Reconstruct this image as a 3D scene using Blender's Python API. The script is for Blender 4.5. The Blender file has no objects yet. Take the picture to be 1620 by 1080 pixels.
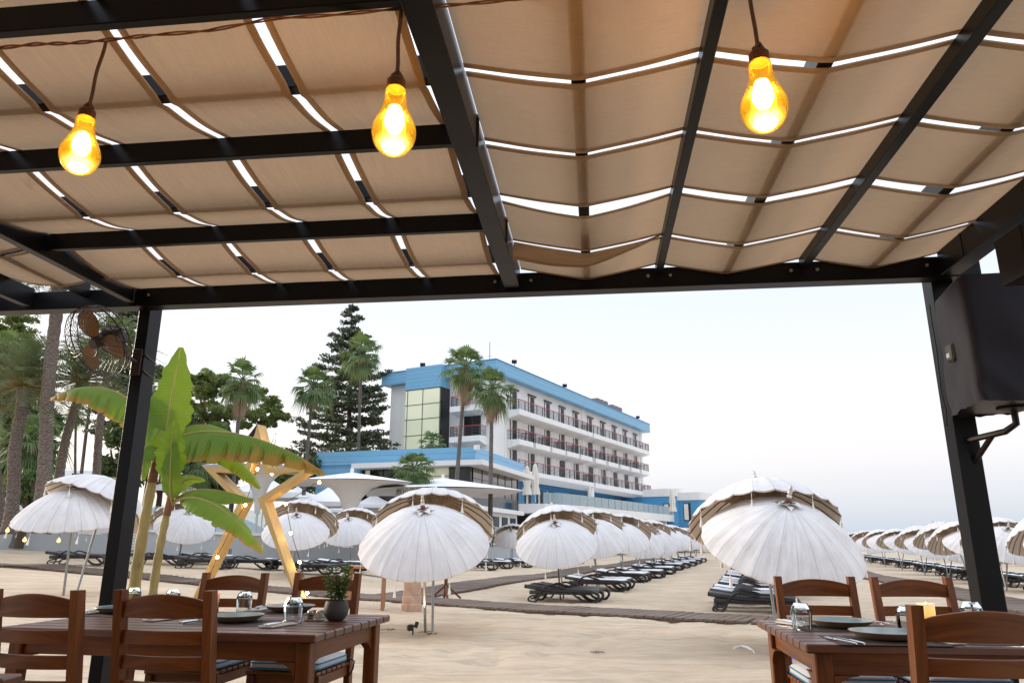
import bpy, math, random
import numpy as np
from mathutils import Vector, Matrix, noise as mnoise
R = math.radians
random.seed(7)
S = bpy.context.scene
C = S.collection
PI = math.pi

# ---------------------------------------------------------------- camera model (a pixel of the 1620 x 1080 frame + a depth or height -> a point)
FPX, TILT, EYE = 1165.0, R(15.2), 1.5
CT, ST = math.cos(TILT), math.sin(TILT)
def ray(px, py):
    x, u = px - 810.0, 540.0 - py
    return Vector((x, CT*FPX - ST*u, ST*FPX + CT*u))
def atd(px, py, d):
    r = ray(px, py)
    return r*(d/r.y) + Vector((0, 0, EYE))
def atz(px, py, z):
    r = ray(px, py)
    return r*((z-EYE)/r.z) + Vector((0, 0, EYE))

# ---------------------------------------------------------------- mesh builder
class MB:
    def __init__(self):
        self.v, self.f, self.uv, self.n = [], [], [], 0
    def add(self, vs, fs, uvs=None):
        b = len(self.v)
        self.v.extend([tuple(p) for p in vs])
        for i, f in enumerate(fs):
            self.f.append(tuple(b+k for k in f))
            self.uv.append(uvs[i] if uvs else None)
    def box(self, c, s, rot=None, ch=0.0, M=None, grain=None):
        hx, hy, hz = s[0]/2, s[1]/2, s[2]/2
        ax = grain if grain is not None else max(range(3), key=lambda i: s[i])
        off = (random.random()*40, random.random()*40)
        vs, fs = [], []
        if ch <= 0:
            for x in (-hx, hx):
                for y in (-hy, hy):
                    for z in (-hz, hz): vs.append((x, y, z))
            fs = [(0,1,3,2),(4,6,7,5),(0,4,5,1),(2,3,7,6),(0,2,6,4),(1,5,7,3)]
        else:
            ch = min(ch, hx*.9, hy*.9, hz*.9)
            idx = {}
            for sx in (-1,1):
                for sy in (-1,1):
                    for sz in (-1,1):
                        for a in range(3):
                            p = [sx*(hx-ch), sy*(hy-ch), sz*(hz-ch)]
                            p[a] = (sx*hx, sy*hy, sz*hz)[a]
                            idx[(sx,sy,sz,a)] = len(vs); vs.append(tuple(p))
            for a in range(3):
                b, c2 = (a+1)%3, (a+2)%3
                for s0 in (-1,1):
                    q = []
                    for (sb, sc) in ((-1,-1),(1,-1),(1,1),(-1,1)):
                        k = [0,0,0]; k[a]=s0; k[b]=sb; k[c2]=sc
                        q.append(idx[(k[0],k[1],k[2],a)])
                    fs.append(tuple(q) if s0 > 0 else tuple(reversed(q)))
                # edges parallel to axis a
                for sb in (-1,1):
                    for sc in (-1,1):
                        k0=[0,0,0]; k0[a]=-1; k0[b]=sb; k0[c2]=sc
                        k1=list(k0); k1[a]=1
                        q=[idx[(*k0,b)],idx[(*k1,b)],idx[(*k1,c2)],idx[(*k0,c2)]]
                        fs.append(tuple(q) if sb*sc < 0 else tuple(reversed(q)))
            for sx in (-1,1):
                for sy in (-1,1):
                    for sz in (-1,1):
                        q=[idx[(sx,sy,sz,0)],idx[(sx,sy,sz,1)],idx[(sx,sy,sz,2)]]
                        fs.append(tuple(q) if sx*sy*sz>0 else tuple(reversed(q)))
        o1 = (ax+1)%3; o2 = (ax+2)%3
        uvs = [[(vs[i][ax]+off[0], vs[i][o1]+vs[i][o2]+off[1]) for i in f] for f in fs]
        m = Matrix.Translation(c) @ (rot.to_4x4() if rot is not None else Matrix.Identity(4))
        if M is not None: m = M @ m
        self.add([m @ Vector(p) for p in vs], fs, uvs)
    def bar(self, a, b, w, h, ch=0.0, up=(0,0,1)):
        a, b = Vector(a), Vector(b)
        d = b-a; L = d.length; d = d/L
        u = Vector(up)
        if abs(d.dot(u)) > .98: u = Vector((0,1,0))
        s = d.cross(u).normalized(); u = s.cross(d)
        m = Matrix((( s.x, d.x, u.x), (s.y, d.y, u.y), (s.z, d.z, u.z)))
        self.box((a+b)/2, (w, L, h), m, ch)
    def tube(self, pts, r, n=8, cap=True, closed=False):
        P = [Vector(p) for p in pts]; m = len(P)
        rr = r if isinstance(r, (list, tuple)) else [r]*m
        t = []
        for i in range(m):
            if closed: d = P[(i+1)%m]-P[i-1]
            else: d = P[min(i+1,m-1)]-P[max(i-1,0)]
            t.append(d.normalized())
        u = Vector((0,0,1)) if abs(t[0].z) < .9 else Vector((1,0,0))
        u = (u - t[0]*u.dot(t[0])).normalized()
        vs, uvs = [], []
        L = 0; ls = []
        for i in range(m):
            if i: L += (P[i]-P[i-1]).length
            ls.append(L)
            u = (u - t[i]*u.dot(t[i])).normalized()
            w = t[i].cross(u)
            for k in range(n):
                a = 2*PI*k/n
                vs.append(P[i] + (u*math.cos(a)+w*math.sin(a))*rr[i])
        fs = []
        off = random.random()*30
        for i in range(m-1 if not closed else m):
            j = (i+1)%m
            for k in range(n):
                k2 = (k+1)%n
                fs.append((i*n+k, i*n+k2, j*n+k2, j*n+k))
                l1 = ls[j] if j else L+.1
                uvs.append([(ls[i]+off,k/n),(ls[i]+off,(k+1)/n),(l1+off,(k+1)/n),(l1+off,k/n)])
        if cap and not closed:
            fs.append(tuple(reversed(range(n)))); uvs.append([(off,0)]*n)
            fs.append(tuple((m-1)*n+k for k in range(n))); uvs.append([(off,0)]*n)
        self.add(vs, fs, uvs)
    def lathe(self, prof, n=24, M=None, seg_uv=True):
        vs, fs, uvs = [], [], []
        m = len(prof)
        for (r, z) in prof:
            for k in range(n):
                a = 2*PI*k/n
                vs.append(Vector((r*math.cos(a), r*math.sin(a), z)))
        for i in range(m-1):
            for k in range(n):
                k2 = (k+1)%n
                fs.append((i*n+k, i*n+k2, (i+1)*n+k2, (i+1)*n+k))
                uvs.append([(k/n,i/m),((k+1)/n,i/m),((k+1)/n,(i+1)/m),(k/n,(i+1)/m)])
        if prof[0][0] > 1e-5: fs.append(tuple(reversed(range(n)))); uvs.append([(0,0)]*n)
        if prof[-1][0] > 1e-5: fs.append(tuple((m-1)*n+k for k in range(n))); uvs.append([(0,0)]*n)
        if M is not None: vs = [M @ v for v in vs]
        self.add(vs, fs, uvs)
    def grid(self, nu, nv, fn, uvfn=None):
        vs = [fn(i/nu, j/nv) for i in range(nu+1) for j in range(nv+1)]
        fs, uvs = [], []
        uvfn = uvfn or (lambda a, b: (a, b))
        for i in range(nu):
            for j in range(nv):
                a = i*(nv+1)+j
                fs.append((a, a+nv+1, a+nv+2, a+1))
                uvs.append([uvfn(i/nu,j/nv), uvfn((i+1)/nu,j/nv), uvfn((i+1)/nu,(j+1)/nv), uvfn(i/nu,(j+1)/nv)])
        self.add(vs, fs, uvs)
    def prism(self, poly, h, M=None):
        n = len(poly)
        vs = [Vector((x,y,0)) for x,y in poly]+[Vector((x,y,h)) for x,y in poly]
        fs = [tuple(reversed(range(n))), tuple(range(n,2*n))]+[(i,(i+1)%n,n+(i+1)%n,n+i) for i in range(n)]
        uvs = [[(vs[i].x, vs[i].y+vs[i].z) for i in f] for f in fs]
        if M is not None: vs = [M @ v for v in vs]
        self.add(vs, fs, uvs)
    def mesh(self, name, mat, ang=35):
        me = bpy.data.meshes.new(name)
        me.from_pydata(self.v, [], self.f)
        uvl = me.uv_layers.new(name='UVMap')
        flat = []
        for f, u in zip(self.f, self.uv):
            if u is None: u = [(0.0,0.0)]*len(f)
            for p in u: flat.extend(p)
        uvl.data.foreach_set('uv', flat)
        if mat: me.materials.append(mat)
        if ang:
            me.polygons.foreach_set('use_smooth', [True]*len(me.polygons))
            me.set_sharp_from_angle(angle=R(ang))
        me.update()
        return me
    def build(self, name, mat, parent=None, ang=35, label=None):
        o = bpy.data.objects.new(name, self.mesh(name, mat, ang))
        C.objects.link(o)
        if parent is not None: o.parent = parent
        if label: o['label'] = label
        return o

def tag(o, label, cat, group=None):
    o['label'] = label; o['category'] = cat
    if group: o['group'] = group
    return o
def thing(name, label, cat, loc=(0,0,0), rz=0.0, group=None):
    o = bpy.data.objects.new(name, None); C.objects.link(o)
    o.empty_display_size = .1
    o.location = loc; o.rotation_euler = (0,0,rz)
    return tag(o, label, cat, group)
def struct(o):
    o['kind'] = 'structure'; return o
def kids(o): return [c for c in bpy.data.objects if c.parent == o]
def copy_tree(o, loc, rz=0.0, label=None, group=None, scale=None, cache={}):
    if o.name not in cache:
        cache[o.name] = [(c, kids(c)) for c in kids(o)]
    r = o.copy(); C.objects.link(r)
    r.location = loc; r.rotation_euler = (0,0,rz)
    if scale: r.scale = scale
    if label: r['label'] = label
    if group: r['group'] = group
    for c, gs in cache[o.name]:
        n = c.copy(); C.objects.link(n); n.parent = r
        for g in gs:
            m = g.copy(); C.objects.link(m); m.parent = n
    return r

# ---------------------------------------------------------------- materials
class NT:
    def __init__(self, name):
        self.m = bpy.data.materials.new(name); self.m.use_nodes = True
        self.t = self.m.node_tree; self.t.nodes.clear()
        self.out = self.t.nodes.new('ShaderNodeOutputMaterial')
    def n(self, typ, ins=None, **kw):
        nd = self.t.nodes.new('ShaderNode'+typ)
        for k, v in kw.items(): setattr(nd, k, v)
        for k, v in (ins or {}).items():
            s = nd.inputs[k]
            if hasattr(v, 'is_output') or isinstance(v, bpy.types.NodeSocket): self.t.links.new(v, s)
            else: s.default_value = v
        return nd
    def surf(self, s): self.t.links.new(s, self.out.inputs['Surface']); return self.m
    def ramp(self, fac, stops, interp='LINEAR'):
        nd = self.n('ValToRGB', {'Fac': fac}); cr = nd.color_ramp; cr.interpolation = interp
        while len(cr.elements) < len(stops): cr.elements.new(.5)
        for e, (p, c) in zip(cr.elements, stops):
            e.position = p; e.color = (*c, 1) if len(c) == 3 else c
        return nd.outputs['Color']
    def mix(self, f, a, b, mode='MIX'):
        nd = self.n('Mix', data_type='RGBA', blend_type=mode)
        for i, v in ((0, f), (6, a), (7, b)):
            s = nd.inputs[i]
            if isinstance(v, bpy.types.NodeSocket): self.t.links.new(v, s)
            else: s.default_value = v if i == 0 else ((*v, 1) if len(v) == 3 else v)
        return nd.outputs[2]
    def math(self, op, a, b=0.0, c=None):
        nd = self.n('Math', operation=op)
        for i, v in enumerate((a, b) if c is None else (a, b, c)):
            if isinstance(v, bpy.types.NodeSocket): self.t.links.new(v, nd.inputs[i])
            else: nd.inputs[i].default_value = v
        return nd.outputs[0]
    def noise(self, vec, scale, detail=4, rough=.6, dist=0):
        return self.n('TexNoise', {'Vector': vec, 'Scale': scale, 'Detail': detail, 'Roughness': rough, 'Distortion': dist}).outputs['Fac']
    def mapping(self, vec, scale=(1,1,1), loc=(0,0,0), rot=(0,0,0)):
        return self.n('Mapping', {'Vector': vec, 'Scale': scale, 'Location': loc, 'Rotation': rot}).outputs[0]
    def bump(self, h, strength=.3, dist=.01):
        return self.n('Bump', {'Height': h, 'Strength': strength, 'Distance': dist}).outputs[0]
    @property
    def uv(self): return self.n('TexCoord').outputs['UV']
    @property
    def obj(self): return self.n('TexCoord').outputs['Object']
    @property
    def pos(self): return self.n('NewGeometry').outputs['Position']
    def pbr(self, color, rough=.5, normal=None, **kw):
        ins = {'Roughness': rough}
        if isinstance(color, bpy.types.NodeSocket): ins['Base Color'] = color
        else: ins['Base Color'] = (*color, 1)
        if normal is not None: ins['Normal'] = normal
        ins.update(kw)
        return self.n('BsdfPrincipled', ins)

def plain(name, col, rough=.5, var=.12, scale=8, bump=.0, **kw):
    t = NT(name)
    nz = t.noise(t.obj, scale, 5)
    c = t.mix(t.math('MULTIPLY', nz, 1.0), [x*(1-var) for x in col], [min(1,x*(1+var)) for x in col])
    nm = t.bump(t.noise(t.obj, scale*6, 4), bump, .004) if bump else None
    return t.surf(t.pbr(c, rough, nm, **kw).outputs[0])

def wood(name, dark, light, rough=.35, coat=.3, su=1.6, sv=26, spec=.25):
    t = NT(name); uv = t.uv
    warp = t.noise(t.mapping(uv, (1.2,5,1)), 1.0, 3)
    g = t.noise(t.mapping(uv, (su, sv, 1)), 1.0, 8, .65, .6)
    tone = t.noise(t.mapping(uv, (.35, 1.6, 1)), 1.0, 2)
    fine = t.noise(t.mapping(uv, (6, 160, 1)), 1.0, 3)
    f = t.math('ADD', t.math('MULTIPLY', g, .75), t.math('MULTIPLY', warp, .25))
    c = t.ramp(f, [(.3, dark), (.72, light)])
    c = t.mix(t.math('MULTIPLY', tone, .55), c, [x*.45 for x in dark])
    k = t.n('TexVoronoi', {'Vector': t.mapping(uv, (2.2, 5.5, 1)), 'Scale': 1.0}).outputs['Distance']
    c = t.mix(t.ramp(k, [(.03,(1,1,1)),(.09,(0,0,0))]), c, [x*.25 for x in dark])
    ro = t.math('ADD', rough, t.math('MULTIPLY', fine, .15))
    return t.surf(t.pbr(c, ro, t.bump(t.math('ADD', g, t.math('MULTIPLY', fine, .5)), .18, .002), **{'Specular IOR Level': spec, 'Coat Weight': coat, 'Coat Roughness': .22}).outputs[0])

def mk_black(name, col=(.006,.006,.007), rough=.33):
    t = NT(name)
    n1 = t.noise(t.obj, 3.0, 4); n2 = t.noise(t.mapping(t.obj, (1,1,1)), 60, 3)
    c = t.mix(n1, [x*.7 for x in col], [x*1.6 for x in col])
    ro = t.math('ADD', rough-.1, t.math('MULTIPLY', n1, .22))
    return t.surf(t.pbr(c, ro, t.bump(n2, .08, .002), **{'Specular IOR Level': .14}).outputs[0])

def mk_canvas(name, trans, diff):
    t = NT(name); uv = t.uv
    stain = t.noise(t.mapping(uv, (1.5,1.5,1)), 1.0, 6, .65)
    weave = t.noise(t.mapping(uv, (9, 130, 1)), 1.0, 3)
    weave2 = t.noise(t.mapping(uv, (120, 14, 1)), 1.0, 3)
    spot = t.n('TexVoronoi', {'Vector': t.mapping(uv, (2.3,2.9,1)), 'Scale': 1.0}).outputs['Distance']
    v = t.math('ADD', t.math('MULTIPLY', weave, .6), t.math('MULTIPLY', weave2, .4))
    tc = t.mix(v, [x*.80 for x in trans], [min(1,x*1.2) for x in trans])
    tc = t.mix(t.math('MULTIPLY', stain, .5), tc, [x*.62 for x in trans])
    tc = t.mix(t.ramp(spot, [(.012,(.7,.7,.7)),(.03,(0,0,0))]), tc, [x*.4 for x in trans])
    smud = t.noise(t.mapping(uv,(2.6,3.4,1)), 1.0, 7, .75, .6)
    tc = t.mix(t.math('MULTIPLY', t.ramp(smud, [(.64,(0,0,0)),(.74,(1,1,1))]), .55), tc, [x*.45 for x in trans])
    dc = t.mix(v, [x*.85 for x in diff], [x*1.1 for x in diff])
    fold = t.noise(t.mapping(uv, (1.2, 6, 1)), 1.0, 4)
    nm = t.bump(t.math('ADD', fold, t.math('MULTIPLY', v, .12)), .6, .025)
    d = t.n('BsdfDiffuse', {'Color': dc, 'Normal': nm})
    tr = t.n('BsdfTranslucent', {'Color': tc, 'Normal': nm})
    a = t.n('AddShader', {0: d.outputs[0], 1: tr.outputs[0]})
    return t.surf(a.outputs[0])

def mk_cloth(name, col, stain=(.55,.5,.48), streak=.35, trans=None):
    """Parasol cloth: uv.x runs round the rim, uv.y from apex to rim; worn streaks run down the panels."""
    t = NT(name); uv = t.uv
    s1 = t.noise(t.mapping(uv, (60, 2.2, 1)), 1.0, 5, .7)
    s2 = t.noise(t.mapping(uv, (9, 3, 1)), 1.0, 4, .6)
    oi = t.n('ObjectInfo').outputs['Random']
    f = t.math('MULTIPLY', t.ramp(t.math('ADD', t.math('MULTIPLY', s1, .6), t.math('MULTIPLY', s2, .4)), [(.42,(0,0,0)),(.75,(1,1,1))]), streak)
    f = t.math('MULTIPLY', f, t.math('ADD', .55, t.math('MULTIPLY', oi, .7)))
    c = t.mix(f, col, stain)
    seam = t.math('ABSOLUTE', t.math('SUBTRACT', t.math('FRACT', t.math('MULTIPLY', t.n('SeparateXYZ', {0: uv}).outputs[0], 24.0)), .5))
    c = t.mix(t.math('MULTIPLY', t.ramp(seam, [(.455,(0,0,0)),(.49,(1,1,1))]), .38), c, [x*.7 for x in stain])
    nm = t.bump(t.noise(t.mapping(uv, (90, 40, 1)), 1.0, 3), .15, .004)
    d = t.n('BsdfDiffuse', {'Color': c, 'Normal': nm})
    if trans:
        tr = t.n('BsdfTranslucent', {'Color': (*trans,1), 'Normal': nm})
        return t.surf(t.n('AddShader', {0: d.outputs[0], 1: tr.outputs[0]}).outputs[0])
    return t.surf(d.outputs[0])

def mk_leaf(name, c0, c1, trans, scale=2.5):
    t = NT(name)
    nz = t.noise(t.pos, scale, 4); n2 = t.noise(t.pos, scale*9, 2)
    c = t.mix(t.ramp(t.math('ADD', t.math('MULTIPLY', nz, .6), t.math('MULTIPLY', n2, .4)), [(.38,(0,0,0)),(.64,(1,1,1))]), c0, c1)
    p = t.pbr(c, .55)
    tr = t.n('BsdfTranslucent', {'Color': t.mix(.5, c, trans)})
    m = t.n('MixShader', {0: .3, 1: p.outputs[0], 2: tr.outputs[0]})
    return t.surf(m.outputs[0])

def emit(name, col, s):
    t = NT(name)
    return t.surf(t.n('Emission', {'Color': (*col,1), 'Strength': s}).outputs[0])

def mk_glass(name, col=(.92,.96,.95), rough=.0):
    t = NT(name)
    fr = t.n('Fresnel', {'IOR': 1.45})
    tr = t.n('BsdfTransparent', {'Color': (*col,1)})
    gl = t.n('BsdfGlossy', {'Color': (1,1,1,1), 'Roughness': max(rough,.02)})
    return t.surf(t.n('MixShader', {0: fr.outputs[0], 1: tr.outputs[0], 2: gl.outputs[0]}).outputs[0])

M = {}
M['black'] = mk_black('black_paint')
M['blackbrown'] = mk_black('black_brown_paint', (.014,.010,.009), .38)
M['canvas'] = mk_canvas('tan_canvas', (.180,.122,.076), (.28,.205,.137))
M['wood'] = wood('oiled_hardwood', (.085,.022,.006), (.37,.130,.032), coat=.06)
M['wood_top'] = wood('oiled_table_boards', (.075,.024,.012), (.26,.090,.040), rough=.30, coat=.15, spec=.5)
M['pine'] = wood('pale_pine', (.50,.33,.13), (.71,.51,.24), rough=.5, coat=.0)
M['board'] = wood('weathered_boards', (.13,.092,.072), (.27,.205,.165), rough=.7, coat=0)
M['redwood'] = wood('reddish_wood', (.11,.04,.02), (.22,.09,.05), rough=.6, coat=0)
M['salmonwood'] = wood('salmon_wood', (.34,.17,.09), (.55,.31,.19), rough=.6, coat=0)
M['cloth'] = mk_cloth('white_parasol_cloth', (.665,.655,.665), (.33,.295,.275), .60, trans=(.08,.07,.065))
M['lining'] = mk_cloth('beige_parasol_lining', (.62,.56,.50), (.46,.40,.34), .35, trans=(.27,.24,.205))
M['thread'] = plain('tan_thread', (.56,.43,.30), .9, .3, 30)
M['rib'] = plain('dark_rib', (.075,.045,.030), .6, .2, 20)
M['steel'] = plain('grey_steel', (.30,.31,.32), .35, .15, 12, Metallic=.7)
M['silver'] = plain('aged_silver', (.55,.53,.50), .35, .35, 25, bump=.3, Metallic=.6)
M['redpaint'] = plain('red_brown_lacquer', (.14,.030,.020), .35, .2, 20)
M['tassel'] = plain('cream_tassel', (.74,.70,.62), .9, .15, 30)
M['rattan'] = plain('charcoal_resin', (.022,.021,.023), .45, .4, 60, bump=.5)
M['pad'] = plain('pale_pad', (.68,.69,.72), .85, .06, 5, bump=.2)
M['bluecloth'] = plain('blue_towel', (.03,.10,.45), .9, .2, 8)
M['white'] = plain('white_paint', (.78,.77,.76), .6, .05, 2)
M['white_cloth'] = plain('white_canopy', (.80,.80,.82), .85, .03, 2)
M['greywall'] = plain('grey_render', (.40,.43,.46), .85, .10, 1.2, bump=.3)
M['glass'] = mk_glass('clear_glass')
M['cushion'] = plain('pale_grey_cushion', (.60,.60,.62), .9, .05, 6, bump=.25)
M['piping'] = plain('blue_piping', (.02,.20,.36), .8, .1, 20)
M['strap'] = plain('black_strap', (.02,.02,.022), .7, .2, 20)
# ---------------------------------------------------------------- render, world, sun, camera
S.render.engine = 'CYCLES'
S.cycles.use_denoising = True
S.cycles.max_bounces = 10
S.cycles.transparent_max_bounces = 16
S.cycles.sample_clamp_indirect = 6
S.cycles.use_light_tree = True
S.view_settings.view_transform = 'Standard'
S.view_settings.look = 'None'
S.view_settings.exposure = 2.72
S.view_settings.gamma = 1
SUN_EL, SUN_AZ = R(5.0), R(-62)
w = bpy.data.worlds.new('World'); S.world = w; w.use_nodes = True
nt = w.node_tree; nt.nodes.clear()
wo = nt.nodes.new('ShaderNodeOutputWorld')
sky = nt.nodes.new('ShaderNodeTexSky'); sky.sky_type = 'NISHITA'; sky.sun_disc = False
sky.sun_elevation = SUN_EL; sky.sun_rotation = SUN_AZ
sky.air_density = 1.0; sky.dust_density = 1.5; sky.ozone_density = 1.0; sky.altitude = 0
# thin high cloud veil, with the unseen overhead sky brightened to light the scene
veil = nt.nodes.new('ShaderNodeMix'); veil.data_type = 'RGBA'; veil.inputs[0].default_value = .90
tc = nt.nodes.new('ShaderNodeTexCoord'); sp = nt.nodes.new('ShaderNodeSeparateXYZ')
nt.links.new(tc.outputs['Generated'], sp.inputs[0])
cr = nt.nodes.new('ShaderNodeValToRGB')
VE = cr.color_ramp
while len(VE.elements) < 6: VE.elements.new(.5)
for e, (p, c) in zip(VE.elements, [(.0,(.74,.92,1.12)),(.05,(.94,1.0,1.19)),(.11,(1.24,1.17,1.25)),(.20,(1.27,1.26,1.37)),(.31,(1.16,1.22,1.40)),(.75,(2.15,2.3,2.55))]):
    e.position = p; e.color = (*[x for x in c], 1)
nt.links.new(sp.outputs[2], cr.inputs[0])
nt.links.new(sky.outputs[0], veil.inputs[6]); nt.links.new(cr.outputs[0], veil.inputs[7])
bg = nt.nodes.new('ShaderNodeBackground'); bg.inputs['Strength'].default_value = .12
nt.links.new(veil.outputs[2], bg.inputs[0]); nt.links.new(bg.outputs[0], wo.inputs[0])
sl = bpy.data.lights.new('sun', 'SUN'); sl.energy = .5; sl.angle = R(14); sl.color = (1,.86,.68)
so = bpy.data.objects.new('sun', sl); C.objects.link(so)
sd = Vector((math.sin(SUN_AZ)*math.cos(R(14)), math.cos(SUN_AZ)*math.cos(R(14)), math.sin(R(14))))
so.rotation_euler = sd.to_track_quat('Z','Y').to_euler()
cd = bpy.data.cameras.new('camera'); co = bpy.data.objects.new('camera', cd); C.objects.link(co)
co.location = (0,0,EYE); co.rotation_euler = (R(90)+TILT, 0, 0)
cd.sensor_width = 36; cd.lens = FPX/1620*36; cd.clip_start = .05; cd.clip_end = 6000
S.camera = co

# ---------------------------------------------------------------- sand
CP = [(0,3,0),(-9,4,0),(9,4,0),(0,9,0),(5,10,0),(-4,10,0),(-8,12,.08),(-1.5,13.7,0),(4.7,15.4,0),(.25,18,0),(1.3,21,0),(-3.9,21.6,0),
 (-6.8,22.5,.11),(-9.6,23,.30),(-12.1,23.5,.49),(-13.9,24,.6),(-17.3,26,.66),(-10.4,18,.30),(-15.6,26.7,.82),(-26,38,1.12),(-16,39,.72),
 (-.5,57,.18),(-13,34,.74),(-8,29,.40),(-11,29,.6),(-20,30,.9),(-4,40,.2),(10,20,0),(20,35,0),(20,60,0),(40,60,0),(30,30,0),(8,50,0),(10,90,0),(-30,30,1.1),(-30,15,.6),
 (-3,30,.05),(4,35,0),(0,-8,0),(-9,-8,0),(9,-8,0),(-16,16,.45),(30,120,0),(60,60,-.1),(15,45,0),(2,48,.1)]
CPa = np.array(CP)
def ground(x, y):
    d2 = (CPa[:,0]-x)**2+(CPa[:,1]-y)**2
    ww = 1/(d2+3.0)**1.7
    z = float((ww*CPa[:,2]).sum()/ww.sum())
    if x > 70: z -= min(1.6, (x-70)*.03)
    return z
def gp(px, py, it=12):
    z = 0.0
    for _ in range(it):
        p = atz(px, py, z); z = .5*z+.5*ground(p.x, p.y)
    return Vector((p.x, p.y, z))
def rng(pts):
    out = []
    for a, b, st in pts:
        n = max(1, round((b-a)/st)); out += [a+(b-a)*i/n for i in range(n)]
    return out+[pts[-1][1]]
gx = rng([(-2500,-300,700),(-300,-60,40),(-60,-12,2.5),(-12,-6,.5),(-6,7,.16),(7,14,.5),(14,60,2.5),(60,300,30),(300,2500,700)])
gy = rng([(-60,-6,9),(-6,6,2),(6,17,.16),(17,30,.5),(30,80,2.5),(80,300,30),(300,4000,900)])
g = MB()
vs = []
for x in gx:
    for y in gy:
        z = ground(x, y)
        if -13 < x < 15 and 5 < y < 31:
            k = max(0, 1-abs(y-12)/20)
            z += k*(.040*mnoise.noise((x*.5,y*.8,3.1))+.030*mnoise.noise((x*1.5,y*2.4,.2)) + .016*mnoise.noise((x*4.2,y*6.0,7)))
            h = mnoise.noise((x*2.6+40,y*3.1,1.5))
            if h > .24: z -= k*.20*(h-.24)
            # barrow and tractor tracks running roughly along the deck
            for tk in range(4):
                yc = 9.6+tk*1.35+.35*math.sin(x*.35+tk)+.12*x*(.5 if tk%2 else -.3)
                dd = abs(y-yc)
                if dd < .34: z += k*(.030*math.cos(dd/.34*PI)*(-1 if dd < .17 else -1))
        vs.append((x,y,z))
ny = len(gy)
fs = [(i*ny+j,(i+1)*ny+j,(i+1)*ny+j+1,i*ny+j+1) for i in range(len(gx)-1) for j in range(ny-1)]
g.add(vs, fs)
t = NT('beach_sand'); P = t.pos
big = t.noise(P, .35, 5); mid = t.noise(t.mapping(P, (1.1,2.6,1)), 1.0, 6, .65, .4); fine = t.noise(P, 45, 4); grit = t.noise(P, 260, 2)
foot = t.n('TexVoronoi', {'Vector': t.mapping(P, (2.0,3.4,1)), 'Scale': 1.0}, feature='SMOOTH_F1').outputs['Distance']
c = t.ramp(t.math('ADD', t.math('MULTIPLY', big, .5), t.math('MULTIPLY', mid, .5)), [(.32,(.45,.345,.24)),(.5,(.57,.455,.335)),(.68,(.66,.55,.425))])
c = t.mix(t.math('MULTIPLY', t.ramp(t.noise(t.mapping(P,(.9,5,1)), 1.0, 5, .7), [(.52,(0,0,0)),(.70,(1,1,1))]), .6), c, (.33,.245,.16))
c = t.mix(t.math('MULTIPLY', fine, .3), c, (.70,.56,.40))
c = t.mix(t.math('MULTIPLY', t.ramp(t.noise(P, 7, 3), [(.70,(0,0,0)),(.74,(1,1,1))]), .3), c, (.20,.15,.10))
streak = t.noise(t.mapping(P,(.45,4.5,1)), 1.0, 6, .7, .8)
c = t.mix(t.math('MULTIPLY', t.ramp(streak, [(.50,(0,0,0)),(.66,(1,1,1))]), .5), c, (.36,.27,.18))
c = t.mix(t.math('MULTIPLY', t.ramp(foot, [(.0,(1,1,1)),(.22,(0,0,0))]), .28), c, (.33,.25,.165))
hgt = t.math('ADD', t.math('MULTIPLY', mid, 1.0), t.math('ADD', t.math('MULTIPLY', foot, .55), t.math('ADD', t.math('MULTIPLY', fine, .25), t.math('MULTIPLY', grit, .08))))
M['sand'] = t.surf(t.pbr(c, .95, t.bump(hgt, 1.0, .09)).outputs[0])
struct(g.build('beach_sand', M['sand'], ang=180))
# sea, far right
t = NT('sea_water')
wv = t.noise(t.mapping(t.pos, (.25,.9,1)), 1.0, 5)
M['sea'] = t.surf(t.pbr((.10,.20,.27), .18, t.bump(wv, .5, .3)).outputs[0])
g = MB(); g.add([(95,-200,-.45),(3200,-200,-.45),(3200,5200,-.45),(-900,5200,-.45),(-900,900,-.45),(95,420,-.45)], [(0,1,2,3,4,5)])
struct(g.build('sea', M['sea'], ang=0))
# hills far left
g = MB()
for k, (pxa, pxb, top, d) in enumerate([(-260,260,748,900),(150,420,790,1100)]):
    n = 40
    def hf(a, b, pxa=pxa, pxb=pxb, top=top, d=d, k=k):
        px = pxa+(pxb-pxa)*a
        z0 = atd(px, top, d).z
        hh = z0*(math.sin(PI*a)**.5)*(.8+.35*mnoise.noise((a*5,k,0)))
        q = atd(px, 850, d)
        prof = math.sin(PI*b)
        return (q.x, d+ (b-.5)*500, hh*prof-2)
    g.grid(n, 10, hf)
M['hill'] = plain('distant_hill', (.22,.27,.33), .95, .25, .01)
struct(g.build('hills', M['hill']))

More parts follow.
